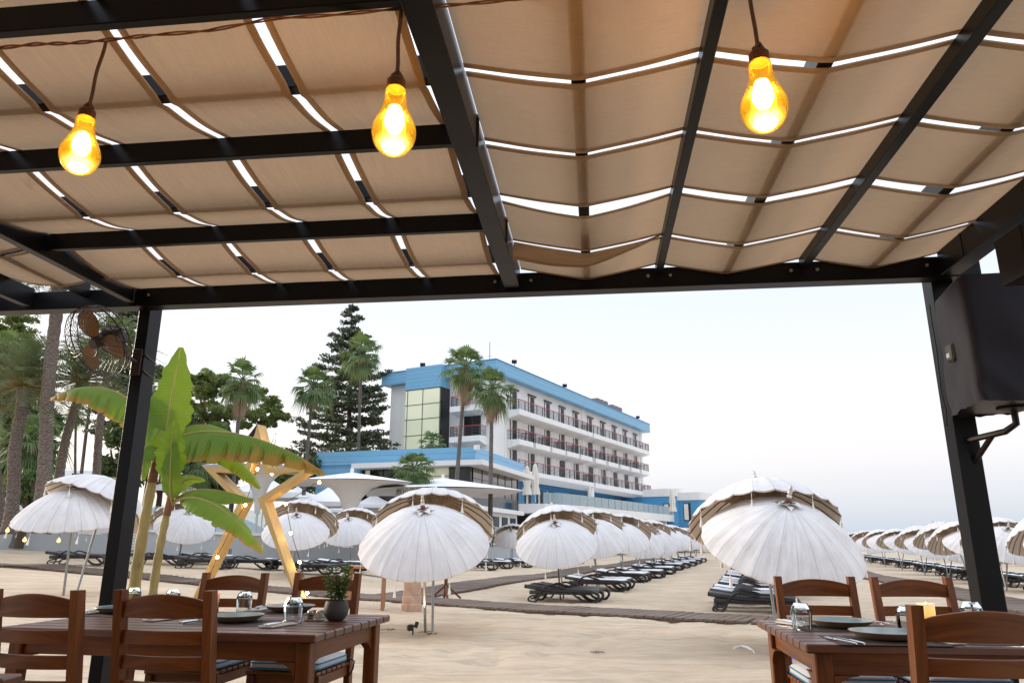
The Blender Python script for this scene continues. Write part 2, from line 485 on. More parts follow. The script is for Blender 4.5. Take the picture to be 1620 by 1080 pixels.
# ---------------------------------------------------------------- boardwalk paths over the sand
def path(name, pts, wd, mat, lift=.065, th=.04):
    P = [Vector((x,y,0)) for x,y in pts]
    g = MB(); acc = 0; pitch = .20
    seg = [(P[i],P[i+1]) for i in range(len(P)-1)]
    for i, (a, b) in enumerate(seg):
        d = (b-a); L = d.length; d.normalize(); s = Vector((d.y,-d.x,0))
        n = int(L/pitch)
        for k in range(n):
            q = a+d*((k+.5)*L/n)
            z = ground(q.x,q.y)+lift+.012*mnoise.noise((q.x*2,q.y*2,5))
            if abs(q.x)>40: pass
            ww = wd*(1+.015*math.sin(k*2.3))
            m = Matrix(((s.x,d.x,0),(s.y,d.y,0),(0,0,1)))
            g.box((q.x,q.y,z-th/2), (ww, L/n-.028, th), m)
        for sgn in (-1,1):
            m2 = max(2,int(L/1.5))
            for k in range(m2):
                qa = a+d*(k*L/m2)+s*(sgn*(wd/2-.06)); qb = a+d*((k+1)*L/m2)+s*(sgn*(wd/2-.06))
                g.bar((qa.x,qa.y,ground(qa.x,qa.y)+lift-th-.03),(qb.x,qb.y,ground(qb.x,qb.y)+lift-th-.03),.05,.055)
    return struct(g.build(name, mat, ang=0))
path('boardwalk_path', [(-24,29.5),(-17.3,26.2),(-12.1,24.0),(-9.6,23.3),(-6.8,22.4),(-3.9,21.0),(.25,18.0),(4.72,15.2),(10.2,12.6),(16,10.4)], 1.35, M['board'])
path('boardwalk_path', [(-3.3,20.9),(-1.7,24.5),(6.9,49.5),(13,68)], 1.75, M['board'])
path('boardwalk_path', [(10.6,13.2),(12.1,18.5),(15.6,34),(19.5,46)], 1.5, M['board'])
# ================================================================ PERGOLA (local frame: x along the front beam, y outwards to the beach)
YAW = R(6.4)
PO = Vector((0.0, 4.95, 0.0))
PM = Matrix.Translation(PO) @ Matrix.Rotation(-YAW, 4, 'Z')
FL = .35
def pl(s, t, z): return PM @ Vector((s,t,z))
perg = thing('pergola', 'black timber pergola over the dining deck with canvas roof strips', 'pergola', PO, -YAW)
def beam(name, x0, x1, y0, y1, z0, z1, ch=.004):
    g = MB(); g.box(((x0+x1)/2,(y0+y1)/2,(z0+z1)/2),(x1-x0,y1-y0,z1-z0),ch=ch)
    return g.build(name, M['black'], perg)
BACK = -7.2
beam('front_beam', -6.2, 3.1, -.075, .045, 3.18, 3.322)
beam('post', -2.845, -2.755, .047, .205, 0.0, 3.31)
beam('post', 2.835, 2.975, .047, .187, 0.0, 3.31)
beam('post', -2.845, -2.755, BACK, BACK+.15, FL, 3.178)
beam('post', 2.835, 2.975, BACK, BACK+.14, FL, 3.178)
beam('rafter', -.042, .066, BACK, -.078, 3.205, 3.372)
beam('rafter', -2.85, -2.79, BACK, -.078, 3.20, 3.350)
beam('rafter', 2.84, 2.965, BACK, -.078, 3.185, 3.365)
beam('rafter', 1.000, 1.048, BACK, -.078, 3.27, 3.345)
beam('rafter', 1.955, 2.010, BACK, -.078, 3.27, 3.345)
beam('rafter', -3.68, -3.62, BACK, -.078, 3.20, 3.345)
beam('rafter', -4.60, -4.54, BACK, -.078, 3.20, 3.345)
TB = [-.99, -1.945, -2.87, -3.85, -4.85, -5.85]
for i, tb in enumerate(TB):
    beam('cross_beam', -2.787, -.045, tb-.04, tb, 3.238, 3.343)
beam('back_beam', -6.2, 3.1, BACK-.13, BACK-.003, 3.18, 3.352)
PT = [-.445, -1.41, -2.41, -3.36, -4.35, -5.35]
for tp in PT: beam('purlin', -2.78, -.05, tp-.029, tp+.029, 3.2665, 3.375)
for sp_ in (.53, 1.475, 2.42, -3.2, -4.1): beam('purlin', sp_-.030, sp_+.030, BACK, -.08, 3.2665, 3.375)
# bolts and straps at the joints
for (x, y) in ((.069,-.9),(.069,-2.0),(-2.787,-.12),(2.837,-.4)):
    g = MB(); g.tube([(x,y,3.20),(x+.002,y,3.30),(x+.002,y,3.37)], .005, 6); g.build('tie_wire', M['strap'], perg)
for xb in (-.11,.14,.95,1.10,1.90,2.07,-2.70,2.77):
    g = MB(); g.lathe([(.012,0),(.012,.006),(.006,.010),(.001,.010)], 8, Matrix.Translation((xb,-.075,3.262)) @ Matrix.Rotation(R(90),4,'X')); g.build('bolt', M['steel'], perg)
# restaurant front wall closing the deck behind the viewer
rw = thing('restaurant_wall', 'warm tan restaurant wall closing the deck behind the viewer', 'wall', pl(0,BACK-.3,FL), -YAW)
g = MB(); g.box((-1.5,0,1.6),(9.6,.2,3.2)); g.build('rendered_wall', plain('tan_render',(.34,.24,.15),.9,.2,2), rw)

def zig(knots, sag=.014):
    def f(u):
        for (a, za), (b, zb) in zip(knots, knots[1:]):
            if a <= u <= b:
                k = (u-a)/(b-a)
                return za+(zb-za)*k - sag*math.sin(PI*k)**1.3
        return knots[-1][1]
    return f
RIDGE, LOW = 3.352, 3.262
def strip(label, along, a0, a1, b0, b1, hf, n, amp=.0018, grp='canvas strips of the pergola roof', dz=None):
    """along: 'x' = the cloth runs along the front beam, 'y' = it runs towards the beach. a = run, b = width."""
    sd = random.random()*50
    def pt(a, b, drop=0.0):
        z = hf(a) + amp*mnoise.noise((a*2.2+sd, b*3.0, sd))*2 - drop
        if dz: z += dz(a, b)
        eb = .006*mnoise.noise((a*2.7, sd, 3))
        return (a, b+eb, z) if along == 'x' else (b+eb, a, z)
    L = a1-a0; W = b1-b0
    g = MB()
    g.grid(n, 10, lambda u, v: pt(a0+L*u, b0+W*v), lambda u, v: (sd+L*u, W*v))
    o = g.build('shade_strip', M['canvas'], ang=0)
    for p in o.data.polygons: p.use_smooth = True
    o.location = PO; o.rotation_euler = (0,0,-YAW)
    tag(o, label, 'shade canvas', grp)
    for (h0, h1) in ((b0, b0+.032), (b1-.032, b1)):
        g = MB()
        g.grid(n, 1, lambda u, v: pt(a0+L*u, h0+(h1-h0)*v, .005), lambda u, v: (sd+L*u, v*.03))
        h = g.build('hem', M['canvas'], o, ang=0)
        for p in h.data.polygons: p.use_smooth = True
    return o
kr = [(.07,RIDGE),(.495,LOW),(.565,LOW),(1.024,RIDGE),(1.440,LOW),(1.510,LOW),(1.983,RIDGE),(2.385,LOW),(2.455,LOW),(2.90,RIDGE+.01)]
hr = zig(kr, .004)
tg = [-.075,-.575,-1.215,-1.79,-2.36,-2.93,-3.5,-4.08,-4.66,-5.24,-5.82,-6.4,-6.98]
wd = ['next to the front beam','second from the front beam, sagging with folded flap','third from the front beam','fourth from the front beam','fifth back, over the right bulb','sixth back, just above the viewer']
for i in range(12):
    t1, t0 = tg[i], tg[i+1]
    gap = .016
    lab = 'tan canvas strip in the right bay, '+(wd[i] if i < len(wd) else '%s back over the deck' % ['seventh','eighth','ninth','tenth','eleventh','twelfth'][i-6])
    if i == 1:
        # slipped cloth: its near edge hangs loose in the first bay, its far edge folds over
        def dzf(a, b):
            if a > 1.024: return 0
            k = math.sin(PI*min(1,max(0,(a-.07)/.954)))
            e = max(0, (-.80-b)/.41)
            return -.030*k*e
        strip(lab, 'x', .072, 2.895, t0+.055, t1-gap, hr, 96, dz=dzf)
    else:
        strip(lab, 'x', .072, 2.895, t0+gap, t1-gap*(0 if i == 0 else 1), hr, 96)
# hanging flap of the slipped strip (part of that strip)
flap_parent = [o for o in bpy.data.objects if o.get('label','').startswith('tan canvas') and 'folded' in o.get('label','')][0]
def flapf(u, v):
    a = .085+u*.93
    top = hr(a)-.012 - .030*math.sin(PI*u)*.6
    drop = (.155*(1-u)**1.1+.004) + .030*math.sin(PI*u)
    bell = .045*math.sin(PI*min(1,v*1.0))*(1-u*.6)
    tt = -.60-.10*v*(1-u*.8)-bell
    tt += -.02*mnoise.noise((a*5,v*3,1))
    return (a, tt, top-drop*v)
g = MB(); g.grid(40, 10, flapf, lambda u, v: (u*.93+9, v*.15))
o = g.build('folded_flap', M['canvas'], flap_parent, ang=180)
g = MB(); g.grid(40, 2, lambda u, v: tuple(Vector(flapf(u, .86+v*.14))+Vector((0,-.004,0))), lambda u, v: (u, v*.03))
o = g.build('hem', M['canvas'], flap_parent, ang=180)
kl = [(BACK,RIDGE)]
for tb, tp in zip(reversed(TB), reversed(PT)):
    pass
pts = [(-.015,3.332)]
for tp, tb in zip(PT, TB):
    pts.append((tp+.034,LOW)); pts.append((tp-.034,LOW)); pts.append((tb-.02,RIDGE))
pts.append((-6.5,LOW)); pts.append((BACK,RIDGE))
hl = zig(sorted(pts))
sg = [-2.775,-2.235,-1.70,-1.165,-.61,-.055]
nm = ['the one beside the left edge rafter','second from the left edge rafter','middle one of the five','fourth from the left edge rafter','the one beside the thick middle rafter']
for i in range(5):
    strip('tan canvas strip running beachward over the left bay, '+nm[i], 'y', BACK, -.02, sg[i]+(.020 if i else .004), sg[i+1]-.020, hl, 150)
kw = [(-6.0,RIDGE),(-5.5,LOW),(-5.0,RIDGE),(-4.57,RIDGE),(-4.1,LOW),(-3.65,RIDGE),(-3.2,LOW),(-2.86,RIDGE)]
hw = zig(kw)
tw = [-.30,-.92,-1.50,-2.10,-2.7,-3.3]
nw = ['nearest the front beam','second from the front beam','third from the front beam','fourth back','fifth back']
for i in range(5):
    strip('tan canvas strip in the bay left of the corner post, '+nw[i], 'x', -5.0, -2.87, tw[i+1]+.02, tw[i]-.02, hw, 60)

# ---------------------------------------------------------------- deck the tables stand on
g = MB()
for k in range(64):
    g.box((-1.5, -7.0+k*.117, FL-.02), (9.4, .112, .04), ch=.003)
for k in range(12): g.box((-6.0+k*.82, -3.3, FL-.20), (.08, 7.3, .31))
dk = g.build('deck_floor', M['board'], ang=0); dk.location = PO; dk.rotation_euler = (0,0,-YAW); struct(dk)

# ---------------------------------------------------------------- bulbs on the twisted wire
bulb_core = emit('bulb_filament_glint', (1.0,.66,.24), 28)
t = NT('amber_glass')
nz = t.noise(t.mapping(t.obj,(1,1,1)), 22, 3, .6, .4)
lw = t.n('LayerWeight', {'Blend': .42}).outputs['Facing']
zz = t.n('SeparateXYZ', {0: t.obj}).outputs[2]
band = t.ramp(t.math('MULTIPLY', zz, 4.6), [(.02,(.95,.95,.95)),(.13,(.8,.8,.8)),(.25,(.10,.10,.10)),(.36,(.35,.35,.35)),(.50,(1,1,1)),(.66,(.30,.30,.30)),(.85,(.05,.05,.05))])
hot = t.math('MULTIPLY', t.math('POWER', t.math('SUBTRACT', 1.0, lw), 1.6), t.math('ADD', t.math('MULTIPLY', band, .95), t.math('MULTIPLY', t.math('SUBTRACT', nz, .5), .5)))
ecol = t.ramp(hot, [(.0,(.85,.33,.006)),(.35,(1.0,.56,.03)),(.70,(1.0,.85,.35))])
em = t.n('Emission', {'Color': ecol, 'Strength': t.math('ADD', .15, t.math('MULTIPLY', hot, .34))})
tr = t.n('BsdfTransparent', {'Color': (1,.66,.12,1)})
gl = t.n('BsdfGlossy', {'Color': (1,.9,.7,1), 'Roughness': .06})
m1 = t.n('MixShader', {0: t.math('ADD', .72, t.math('MULTIPLY', lw, .2)), 1: tr.outputs[0], 2: em.outputs[0]})
m2 = t.n('MixShader', {0: t.n('Fresnel', {'IOR': 1.4}).outputs[0], 1: m1.outputs[0], 2: gl.outputs[0]})
M['amber'] = t.surf(m2.outputs[0])
M['rope'] = plain('brown_rope', (.16,.085,.045), .9, .4, 90, bump=.8)
M['copper'] = plain('copper_wire', (.18,.07,.025), .5, .4, 40)
def bulb(px, top, bot, d, ptop, lab):
    p0 = atd(px[0], top, d); p1 = atd(px[0], bot, d); H = p0.z-p1.z
    c = Vector((atd(px[0], (top+bot)/2, d).x, d, p1.z))
    o = thing('hanging_bulb', lab, 'light bulb', c, 0, 'oversized amber bulbs hung from the pergola')
    k = H/.190
    prof = [(.0005,0),(.022,.003),(.042,.014),(.056,.033),(.0625,.056),(.061,.078),(.052,.100),(.042,.120),(.034,.142),(.031,.160),(.0305,.176),(.027,.186),(.018,.190)]
    def sm(pr, n=4):
        out = []
        for i in range(len(pr)-1):
            a, b = pr[max(i-1,0)], pr[i]; c2, d2 = pr[i+1], pr[min(i+2,len(pr)-1)]
            for j in range(n):
                u = j/n
                f = lambda q0,q1,q2,q3: .5*((2*q1)+(-q0+q2)*u+(2*q0-5*q1+4*q2-q3)*u*u+(-q0+3*q1-3*q2+q3)*u**3)
                out.append((max(.0004,f(a[0],b[0],c2[0],d2[0])), f(a[1],b[1],c2[1],d2[1])))
        return out+[pr[-1]]
    g = MB(); g.lathe([(r*k*.89,z*k) for r, z in sm(prof)], 32); g.build('glass_envelope', M['amber'], o, 180)
    g = MB()
    g.lathe([(.001,.058*k),(.017*k,.066*k),(.026*k,.086*k),(.025*k,.110*k),(.016*k,.134*k),(.001,.144*k)], 16)
    g.lathe([(.001,.010*k),(.026*k,.014*k),(.030*k,.022*k),(.016*k,.032*k),(.001,.036*k)], 16)  # lower glowing disc stands in for the reflection at the bulb's bottom
    g.build('lit_filament_glint', bulb_core, o, 180)
    g = MB(); z = .184*k
    for j in range(5):
        g.lathe([(.018*k, z),(.0235*k,z+.002*k),(.0245*k,z+.0035*k),(.0235*k,z+.005*k),(.018*k,z+.007*k)], 20); z += .0058*k
    g.lathe([(.020*k,z-.003),(.010*k,z+.010*k),(.001,z+.013*k)], 16)
    g.build('socket_wrap', M['copper'], o)
    q = Vector(ptop)-c
    g = MB(); n = 26; a = Vector((0,0,z+.008*k)); ps = []
    for j in range(n+1):
        u = j/n; pp = a.lerp(q,u); ps.append(pp+Vector((.0016*math.sin(u*9),.0016*math.sin(u*7+1),0)))
    g.tube(ps, .0052*k, 7); g.tube([a+Vector((.012*k,0,-.002)),a+Vector((.004,0,.018*k)),a+Vector((-.01*k,0,.004))], .008*k, 6)
    g.build('rope_cord', M['rope'], o)
DW = 2.12
bulb((129,), 186, 275, DW, atd(167, 66, DW), 'lit amber bulb nearest the left edge, hung by rope from the wire')
bulb((624,), 140, 245, DW, atd(634, 14, DW), 'lit amber bulb hanging beside the thick middle rafter')
bulb((1207,), 98, 207, DW, atd(1178, -60, DW), 'lit amber bulb hanging alone under the right hand canvas')
g = MB()
wp = [atd(x, y, DW) for x, y in ((-120,84),(0,76),(60,70),(110,69),(167,64),(230,57),(330,49),(430,30),(530,24),(634,14),(720,8),(815,0),(930,-22),(1060,-42),(1178,-62),(1300,-70),(1500,-76))]
fin = []
for a, b in zip(wp, wp[1:]):
    for j in range(8): fin.append(a.lerp(b, j/8))
for sgn in (0, PI):
    g.tube([p+Vector((0,.004*math.cos(i*.55+sgn),.004*math.sin(i*.55+sgn))) for i, p in enumerate(fin)], .0035, 6)
tag(g.build('festoon_wire', M['copper']), 'twisted copper coloured wire strung under the canvas carrying the bulbs', 'wire')

# ---------------------------------------------------------------- loudspeakers on the right post
M['cover'] = None
t = NT('black_speaker_cover')
n1 = t.noise(t.obj, 3.0, 2); n2 = t.noise(t.obj, 160, 2)
M['cover'] = t.surf(t.pbr(t.mix(n1,(.017,.017,.023),(.030,.029,.038)), .8, t.bump(n2, .15, .003), **{'Specular IOR Level': .2}).outputs[0])
ctr = Vector((2.95, 4.40, 2.27))
o = thing('loudspeaker', 'large loudspeaker in a black fabric cover on the right post', 'loudspeaker', ctr, 0)
# plan: narrow at the rear, wide grille to the deck
A = [Vector((2.655,4.12)),Vector((3.17,4.04)),Vector((3.12,4.62)),Vector((2.80,4.66))]
ctr2 = Vector((2.95,4.40))
def spk(u, v):
    k = (u*4)%4; i = int(k)%4; f = k-int(k)
    a, b = A[i]-ctr2, A[(i+1)%4]-ctr2
    f2 = f*f*(3-2*f)*.35+f*.65
    p = a.lerp(b, f2)
    cr_ = min(f,1-f)
    p *= 1-.05*max(0,(.08-cr_)/.08)
    z = v*.75
    wr = .013*mnoise.noise((p.x*5+z*3,p.y*5,z*2.2))+.026*mnoise.noise((p.x*8+z*6,p.y*8-z*4,z*1.5))*max(0,1-v*1.6)
    p *= 1+wr/.3+.02*(1-v)
    return (p.x,p.y,z-.015*(v<.02)*mnoise.noise((p.x*20,p.y*20,0)))
g = MB(); g.grid(80, 26, spk)
g.build('fabric_cover', M['cover'], o, 180)
g = MB(); g.prism([tuple((p-ctr2)*.95) for p in A], .755, Matrix.Translation((0,0,.01)))
g.build('cabinet', M['blackbrown'], o)
g = MB(); a0 = (A[3].lerp(A[0],.42)-ctr2)
nrm = Vector((-(A[0]-A[3]).y*-1,0,0))
g.box((a0.x-.012, a0.y, .36), (.03,.085,.11), ch=.012); g.build('hand_hole_shade', M['strap'], o)  # dark block stands in for the shade inside the recess
g = MB(); g.box((a0.x-.027, a0.y+.008, .345), (.006,.035,.03), ch=.002); g.build('handle', M['steel'], o)
g = MB()
g.tube([(0.06,-.03,.0),(.06,-.03,-.09),(.02,.02,-.13),(-.06,.28,-.15),(-.06,.40,-.15)], .02, 8)
g.tube([(.0,.10,-.13),(-.05,.36,-.36)], .017, 8); g.lathe([(.09,0),(.09,-.012),(.03,-.03)], 20, Matrix.Translation((.06,-.03,.008)))
g.build('wall_bracket', M['blackbrown'], o)
g = MB(); e = [Vector(spk(.78+.0,v)) for v in (1,.8,.6,.4,.2,.05)]
g.tube([(p.x-.012,p.y+.05,p.z) for p in e]+[(e[-1].x+.02,e[-1].y+.12,-.05)], .006, 6); g.build('cable', M['strap'], o)
o = thing('loudspeaker', 'small plain black box loudspeaker hung under the right edge beam', 'loudspeaker', (2.62,3.42,2.80), R(-4))
g = MB(); g.box((.14,.11,.12),(.42,.24,.26),ch=.01); g.build('cabinet', M['blackbrown'], o)
g = MB(); g.box((.14,-.016,.12),(.36,.012,.21),ch=.004); g.build('grille', M['rattan'], o)
g = MB(); g.box((.14,.11,.33),(.05,.05,.18)); g.build('hanger', M['black'], o)

# ---------------------------------------------------------------- fan strapped to the left post
fc = atd(155, 541, 5.02)
fan = thing('wall_fan', 'caged fan with amber blades strapped to the left post', 'fan', fc, 0)
ax = Vector((-.36,-.77,-.51)).normalized()
fm = ax.to_track_quat('Z','Y').to_matrix().to_4x4()
M['fanwire'] = plain('dark_fan_cage', (.035,.022,.016), .4, .2, 20)
t = NT('amber_fan_blade')
M['blade'] = t.surf(t.n('MixShader', {0: .35, 1: t.pbr((.085,.036,.013), .35).outputs[0], 2: t.n('BsdfTranslucent', {'Color': (.30,.13,.035,1)}).outputs[0]}).outputs[0])
g = MB(); RC = .262
for rr, zz in ((RC,0),(RC*.97,.05),(RC*.97,-.05),(.09,.085),(.10,-.075)):
    g.tube([fm @ Vector((rr*math.cos(a*PI/24),rr*math.sin(a*PI/24),zz)) for a in range(48)], .0055 if rr == RC else .0035, 6, closed=True)
for k in range(40):
    a = 2*PI*k/40
    for sg_ in (1,-1):
        g.tube([fm @ Vector((math.cos(a+q*.12)*rr,math.sin(a+q*.12)*rr,sg_*zz)) for q, rr, zz in ((0,RC,0),(1,RC*.96,.05),(2,.17,.082),(3,.09,.085))], .0019, 4, cap=False)
g.build('cage', M['fanwire'], fan)
for k in range(3):
    g = MB(); a0 = 2*PI*k/3+1.75
    def bl(u, v):
        r_ = .045+.19*u
        wdt = (.45+.62*math.sin(PI*min(1,u*.85+.12)))*.78
        a = a0+(v-.5)*wdt*1.5
        return fm @ Vector((r_*math.cos(a), r_*math.sin(a), .035*(v-.5)*(1.2-u)))
    g.grid(8, 8, bl); g.build('blade', M['blade'], fan, 180)
g = MB(); g.lathe([(.001,.05),(.035,.048),(.045,.03),(.045,-.03),(.06,-.05),(.075,-.075),(.075,-.17),(.055,-.20),(.001,-.205)], 20, fm); g.build('motor', M['fanwire'], fan)
g = MB()
pc = pl(-2.80,.045,0)-fc
for dz in (-.02,-.14):
    g.tube([(pc.x+.05,pc.y-.0,dz),(pc.x-.045,pc.y-.012,dz+.01)], .006, 6)
    g.tube([(pc.x+.055,pc.y-.005,dz),(pc.x+.06,pc.y+.16,dz-.03)], .006, 6)
b0 = fm @ Vector((0,0,-.19))
g.tube([b0,(b0.x*.6+pc.x*.4,b0.y*.6+pc.y*.4,-.05),(pc.x,pc.y-.01,-.08)], .018, 8)
g.box((pc.x,pc.y-.012,-.08),(.07,.02,.2),ch=.004)
g.build('mounting_bracket', M['fanwire'], fan)
# ================================================================ DINING FURNITURE
def rounded(pts, rad, n=5):
    out = []
    m = len(pts)
    for i in range(m):
        p, q, r_ = Vector((*pts[i-1],0)), Vector((*pts[i],0)), Vector((*pts[(i+1)%m],0))
        a = (p-q).normalized(); b = (r_-q).normalized()
        A_, B_ = q+a*rad, q+b*rad
        for j in range(n+1):
            u = j/n; o = A_*(1-u)**2 + q*2*u*(1-u) + B_*u*u
            out.append((o.x,o.y))
    return out

def make_table(label, grp, L=1.66, D=.96, name='dining_table'):
    t = thing(name, label, 'table', (0,0,0), 0, grp)
    H = .75
    n = 9; pw = (D-(n-1)*.005)/n
    g = MB()
    for k in range(n):
        y = -D/2+pw/2+k*(pw+.005)
        g.box((0,y,H-.0175),(L,pw,.035),ch=.006)
    g.build('tabletop', M['wood_top'], t)
    g = MB()
    ay, ax_ = D/2-.075, L/2-.075
    for s in (-1,1):
        g.box((0,s*ay,H-.035-.045),(2*ax_-.07,.024,.088),ch=.003)
        g.box((s*ax_,0,H-.035-.045),(.024,2*ay-.07,.088),ch=.003)
    # curved corner brackets under the apron
    for sx in (-1,1):
        for sy in (-1,1):
            q = [(0,0),(.10,0)]+[(.10-.10*math.sin(a*PI/12)+0, -.075*(1-math.cos(a*PI/12))) for a in range(1,6)]+[(0,-.075)]
            m = Matrix.Translation((sx*(ax_-.034), sy*(ay+.0115), H-.1232)) @ Matrix(((-sx,0,0,0),(0,0,-1,0),(0,1,0,0),(0,0,0,1)))
            g.prism(q, .022, m)
            m = Matrix.Translation((sx*(ax_+.0115), sy*(ay-.034), H-.1232)) @ Matrix(((0,0,-1,0),(-sy,0,0,0),(0,1,0,0),(0,0,0,1)))
            g.prism(q, .022, m)
    g.build('apron', M['wood'], t)
    for sx in (-1,1):
        for sy in (-1,1):
            g = MB(); g.box((sx*ax_,sy*ay,(H-.037)/2),(.068,.068,H-.037),ch=.005); g.build('leg', M['wood'], t)
    return t

def make_chair(name, label, grp, cushion=True):
    """Faces +y; back at -y."""
    t = thing(name, label, 'chair', (0,0,0), 0, grp)
    W, HB = .45, .955
    lean = .07
    for s in (-1,1):
        g = MB(); x = s*(W/2-.019)
        def yb(z): return -.215-(max(0,z-.44)/.5)*lean
        zs = [0,.2,.44,.62,.80,HB]
        vs = []; 
        for z in zs:
            y = yb(z)-(.02 if z == 0 else 0)
            dd = .024 if z < HB else .022
            vs += [(x-.019,y-dd,z),(x+.019,y-dd,z),(x+.019,y+dd,z),(x-.019,y+dd,z)]
        fs = [(0,3,2,1)]+[(4*i+k,4*i+(k+1)%4,4*i+4+(k+1)%4,4*i+4+k) for i in range(5) for k in range(4)]+[(20,21,22,23)]
        off = random.random()*20
        g.add(vs, fs, [[(vs[i][2]+off,vs[i][0]+vs[i][1]) for i in f] for f in fs])
        g.build('back_post', M['wood'], t, 20)
    for i, (z0, z1, arch) in enumerate(((.845,.910,.030),(.742,.795,0),(.642,.695,0),(.542,.595,0))):
        g = MB(); n = 12; vs = []; off = random.random()*20
        for k in range(n+1):
            u = k/n; x = -W/2+.039+(W-.078)*u
            bow = -.028*math.sin(PI*u)
            y = -.215-((z0+z1)/2-.44)/.5*lean+bow
            zt = z1+arch*math.sin(PI*u)**.8
            vs += [(x,y-.010,z0),(x,y+.010,z0),(x,y+.010,zt-.003),(x,y+.006,zt),(x,y-.006,zt),(x,y-.010,zt-.003)]
        fs = [tuple(range(5,-1,-1)), tuple(6*n+k for k in range(6))]+[(6*i_+k,6*i_+(k+1)%6,6*i_+6+(k+1)%6,6*i_+6+k) for i_ in range(n) for k in range(6)]
        g.add(vs, fs, [[(vs[q][0]+off,vs[q][2]+vs[q][1]) for q in f] for f in fs])
        g.build('top_rail' if i == 0 else 'back_slat', M['wood'], t, 30)
    g = MB()
    for k in range(7): g.box((0,-.18+k*.066,.432),(W-.01,.056,.020),ch=.004)
    g.build('seat', M['wood'], t)
    g = MB()
    for s in (-1,1):
        g.box((s*(W/2-.025),.0,.39),(.020,.38,.055),ch=.003); g.box((s*(W/2-.025),.0,.20),(.020,.38,.032),ch=.003)
        g.box((0,s*.195,.39),(W-.09,.020,.055),ch=.003)
    g.box((0,0,.20),(W-.07,.03,.024),ch=.003)
    g.build('seat_frame', M['wood'], t)
    for s in (-1,1):
        g = MB(); g.box((s*(W/2-.022),.205,.21),(.042,.042,.42),ch=.004); g.build('front_leg', M['wood'], t)
    if cushion:
        P = rounded([(-.215,-.19),(.215,-.19),(.215,.235),(-.215,.235)], .05, 4)
        g = MB(); n = len(P); vs = []; lv = [(.94,.446),(1.0,.455),(1.0,.482),(.965,.494),(.8,.502),(.45,.506),(.0,.507)]
        for k_, z in lv:
            for (x, y) in P: vs.append((x*k_, (y-.02)*k_+.02, z))
        fs = [(i*n+k,i*n+(k+1)%n,(i+1)*n+(k+1)%n,(i+1)*n+k) for i in range(len(lv)-1) for k in range(n)]+[tuple(reversed(range(n)))]
        g.add(vs, fs); cu = g.build('cushion', M['cushion'], t, 60)
        g = MB()
        for z in (.456,.484): g.tube([(x*1.005,(y-.02)*1.005+.02,z) for x, y in P], .0042, 6, closed=True)
        g.build('piping', M['piping'], cu)
        g = MB()
        for s in (-1,1): g.tube([(s*.205,-.17,.46),(s*.235,-.19,.455),(s*.243,-.215,.44),(s*.24,-.21,.40),(s*.225,-.19,.36)], .005, 5)
        g.build('tie_strap', M['strap'], cu)
    return t

TYAW_L, TYAW_R = R(11), R(6.4)
GT = 'wooden dining tables on the deck'
tabL = make_table('long wooden dining table at left laid with a potted plant', GT)
def onto(fr, yaw, L, D, corner):
    ux_ = Vector((math.cos(yaw),-math.sin(yaw),0)); uy_ = Vector((math.sin(yaw),math.cos(yaw),0))
    return fr + (-ux_ if corner == 'R' else ux_)*(L/2) + uy_*(D/2)
cL = onto(Vector((-.855,3.50,0)), TYAW_L, 1.70, .96, 'R'); tabL.location = (cL.x,cL.y,FL); tabL.rotation_euler = (0,0,-TYAW_L)
cR = onto(Vector((1.19,3.20,0)), TYAW_R, 1.66, .96, 'L')
tabR = copy_tree(tabL, (cR.x,cR.y,FL), -TYAW_R, 'wooden dining table at right with the glowing orange candle', GT)
ck = atz(38,1064,FL+.75)
tab3 = copy_tree(tabL, (ck.x-.83, ck.y-.48, FL), 0, 'wooden table cut off by the frame, only its corner showing bottom left', GT)

GC = 'slat back dining chairs with pale cushions'
ch = make_chair('dining_chair', 'near slat back chair at the far left edge, back to the viewer', GC)
def put(px, d, rz, lab, first=False):
    X = (px-810)/1235*d
    X += .215*math.sin(-rz); d += .215*math.cos(rz)
    if first: ch.location = (X,d,FL); ch.rotation_euler = (0,0,rz); return ch
    return copy_tree(ch, (X,d,FL), rz, lab, GC)
put(74, 3.36, -R(12), '', True)
put(275, 3.32, -R(10), 'slat back chair in front of the left table, second from the left edge')
put(359, 4.98, PI-R(9), 'chair across the left table below the wooden star left leg')
put(508, 4.95, PI-R(12), 'chair across the left table behind the potted plant')
put(1298, 4.45, PI-R(6), 'chair across the right table below the big white parasol')
put(1455, 4.4, PI-R(4), 'chair across the right table beside the right post')
put(1536, 2.55, -R(5), 'near slat back chair at the bottom right, back to the viewer')

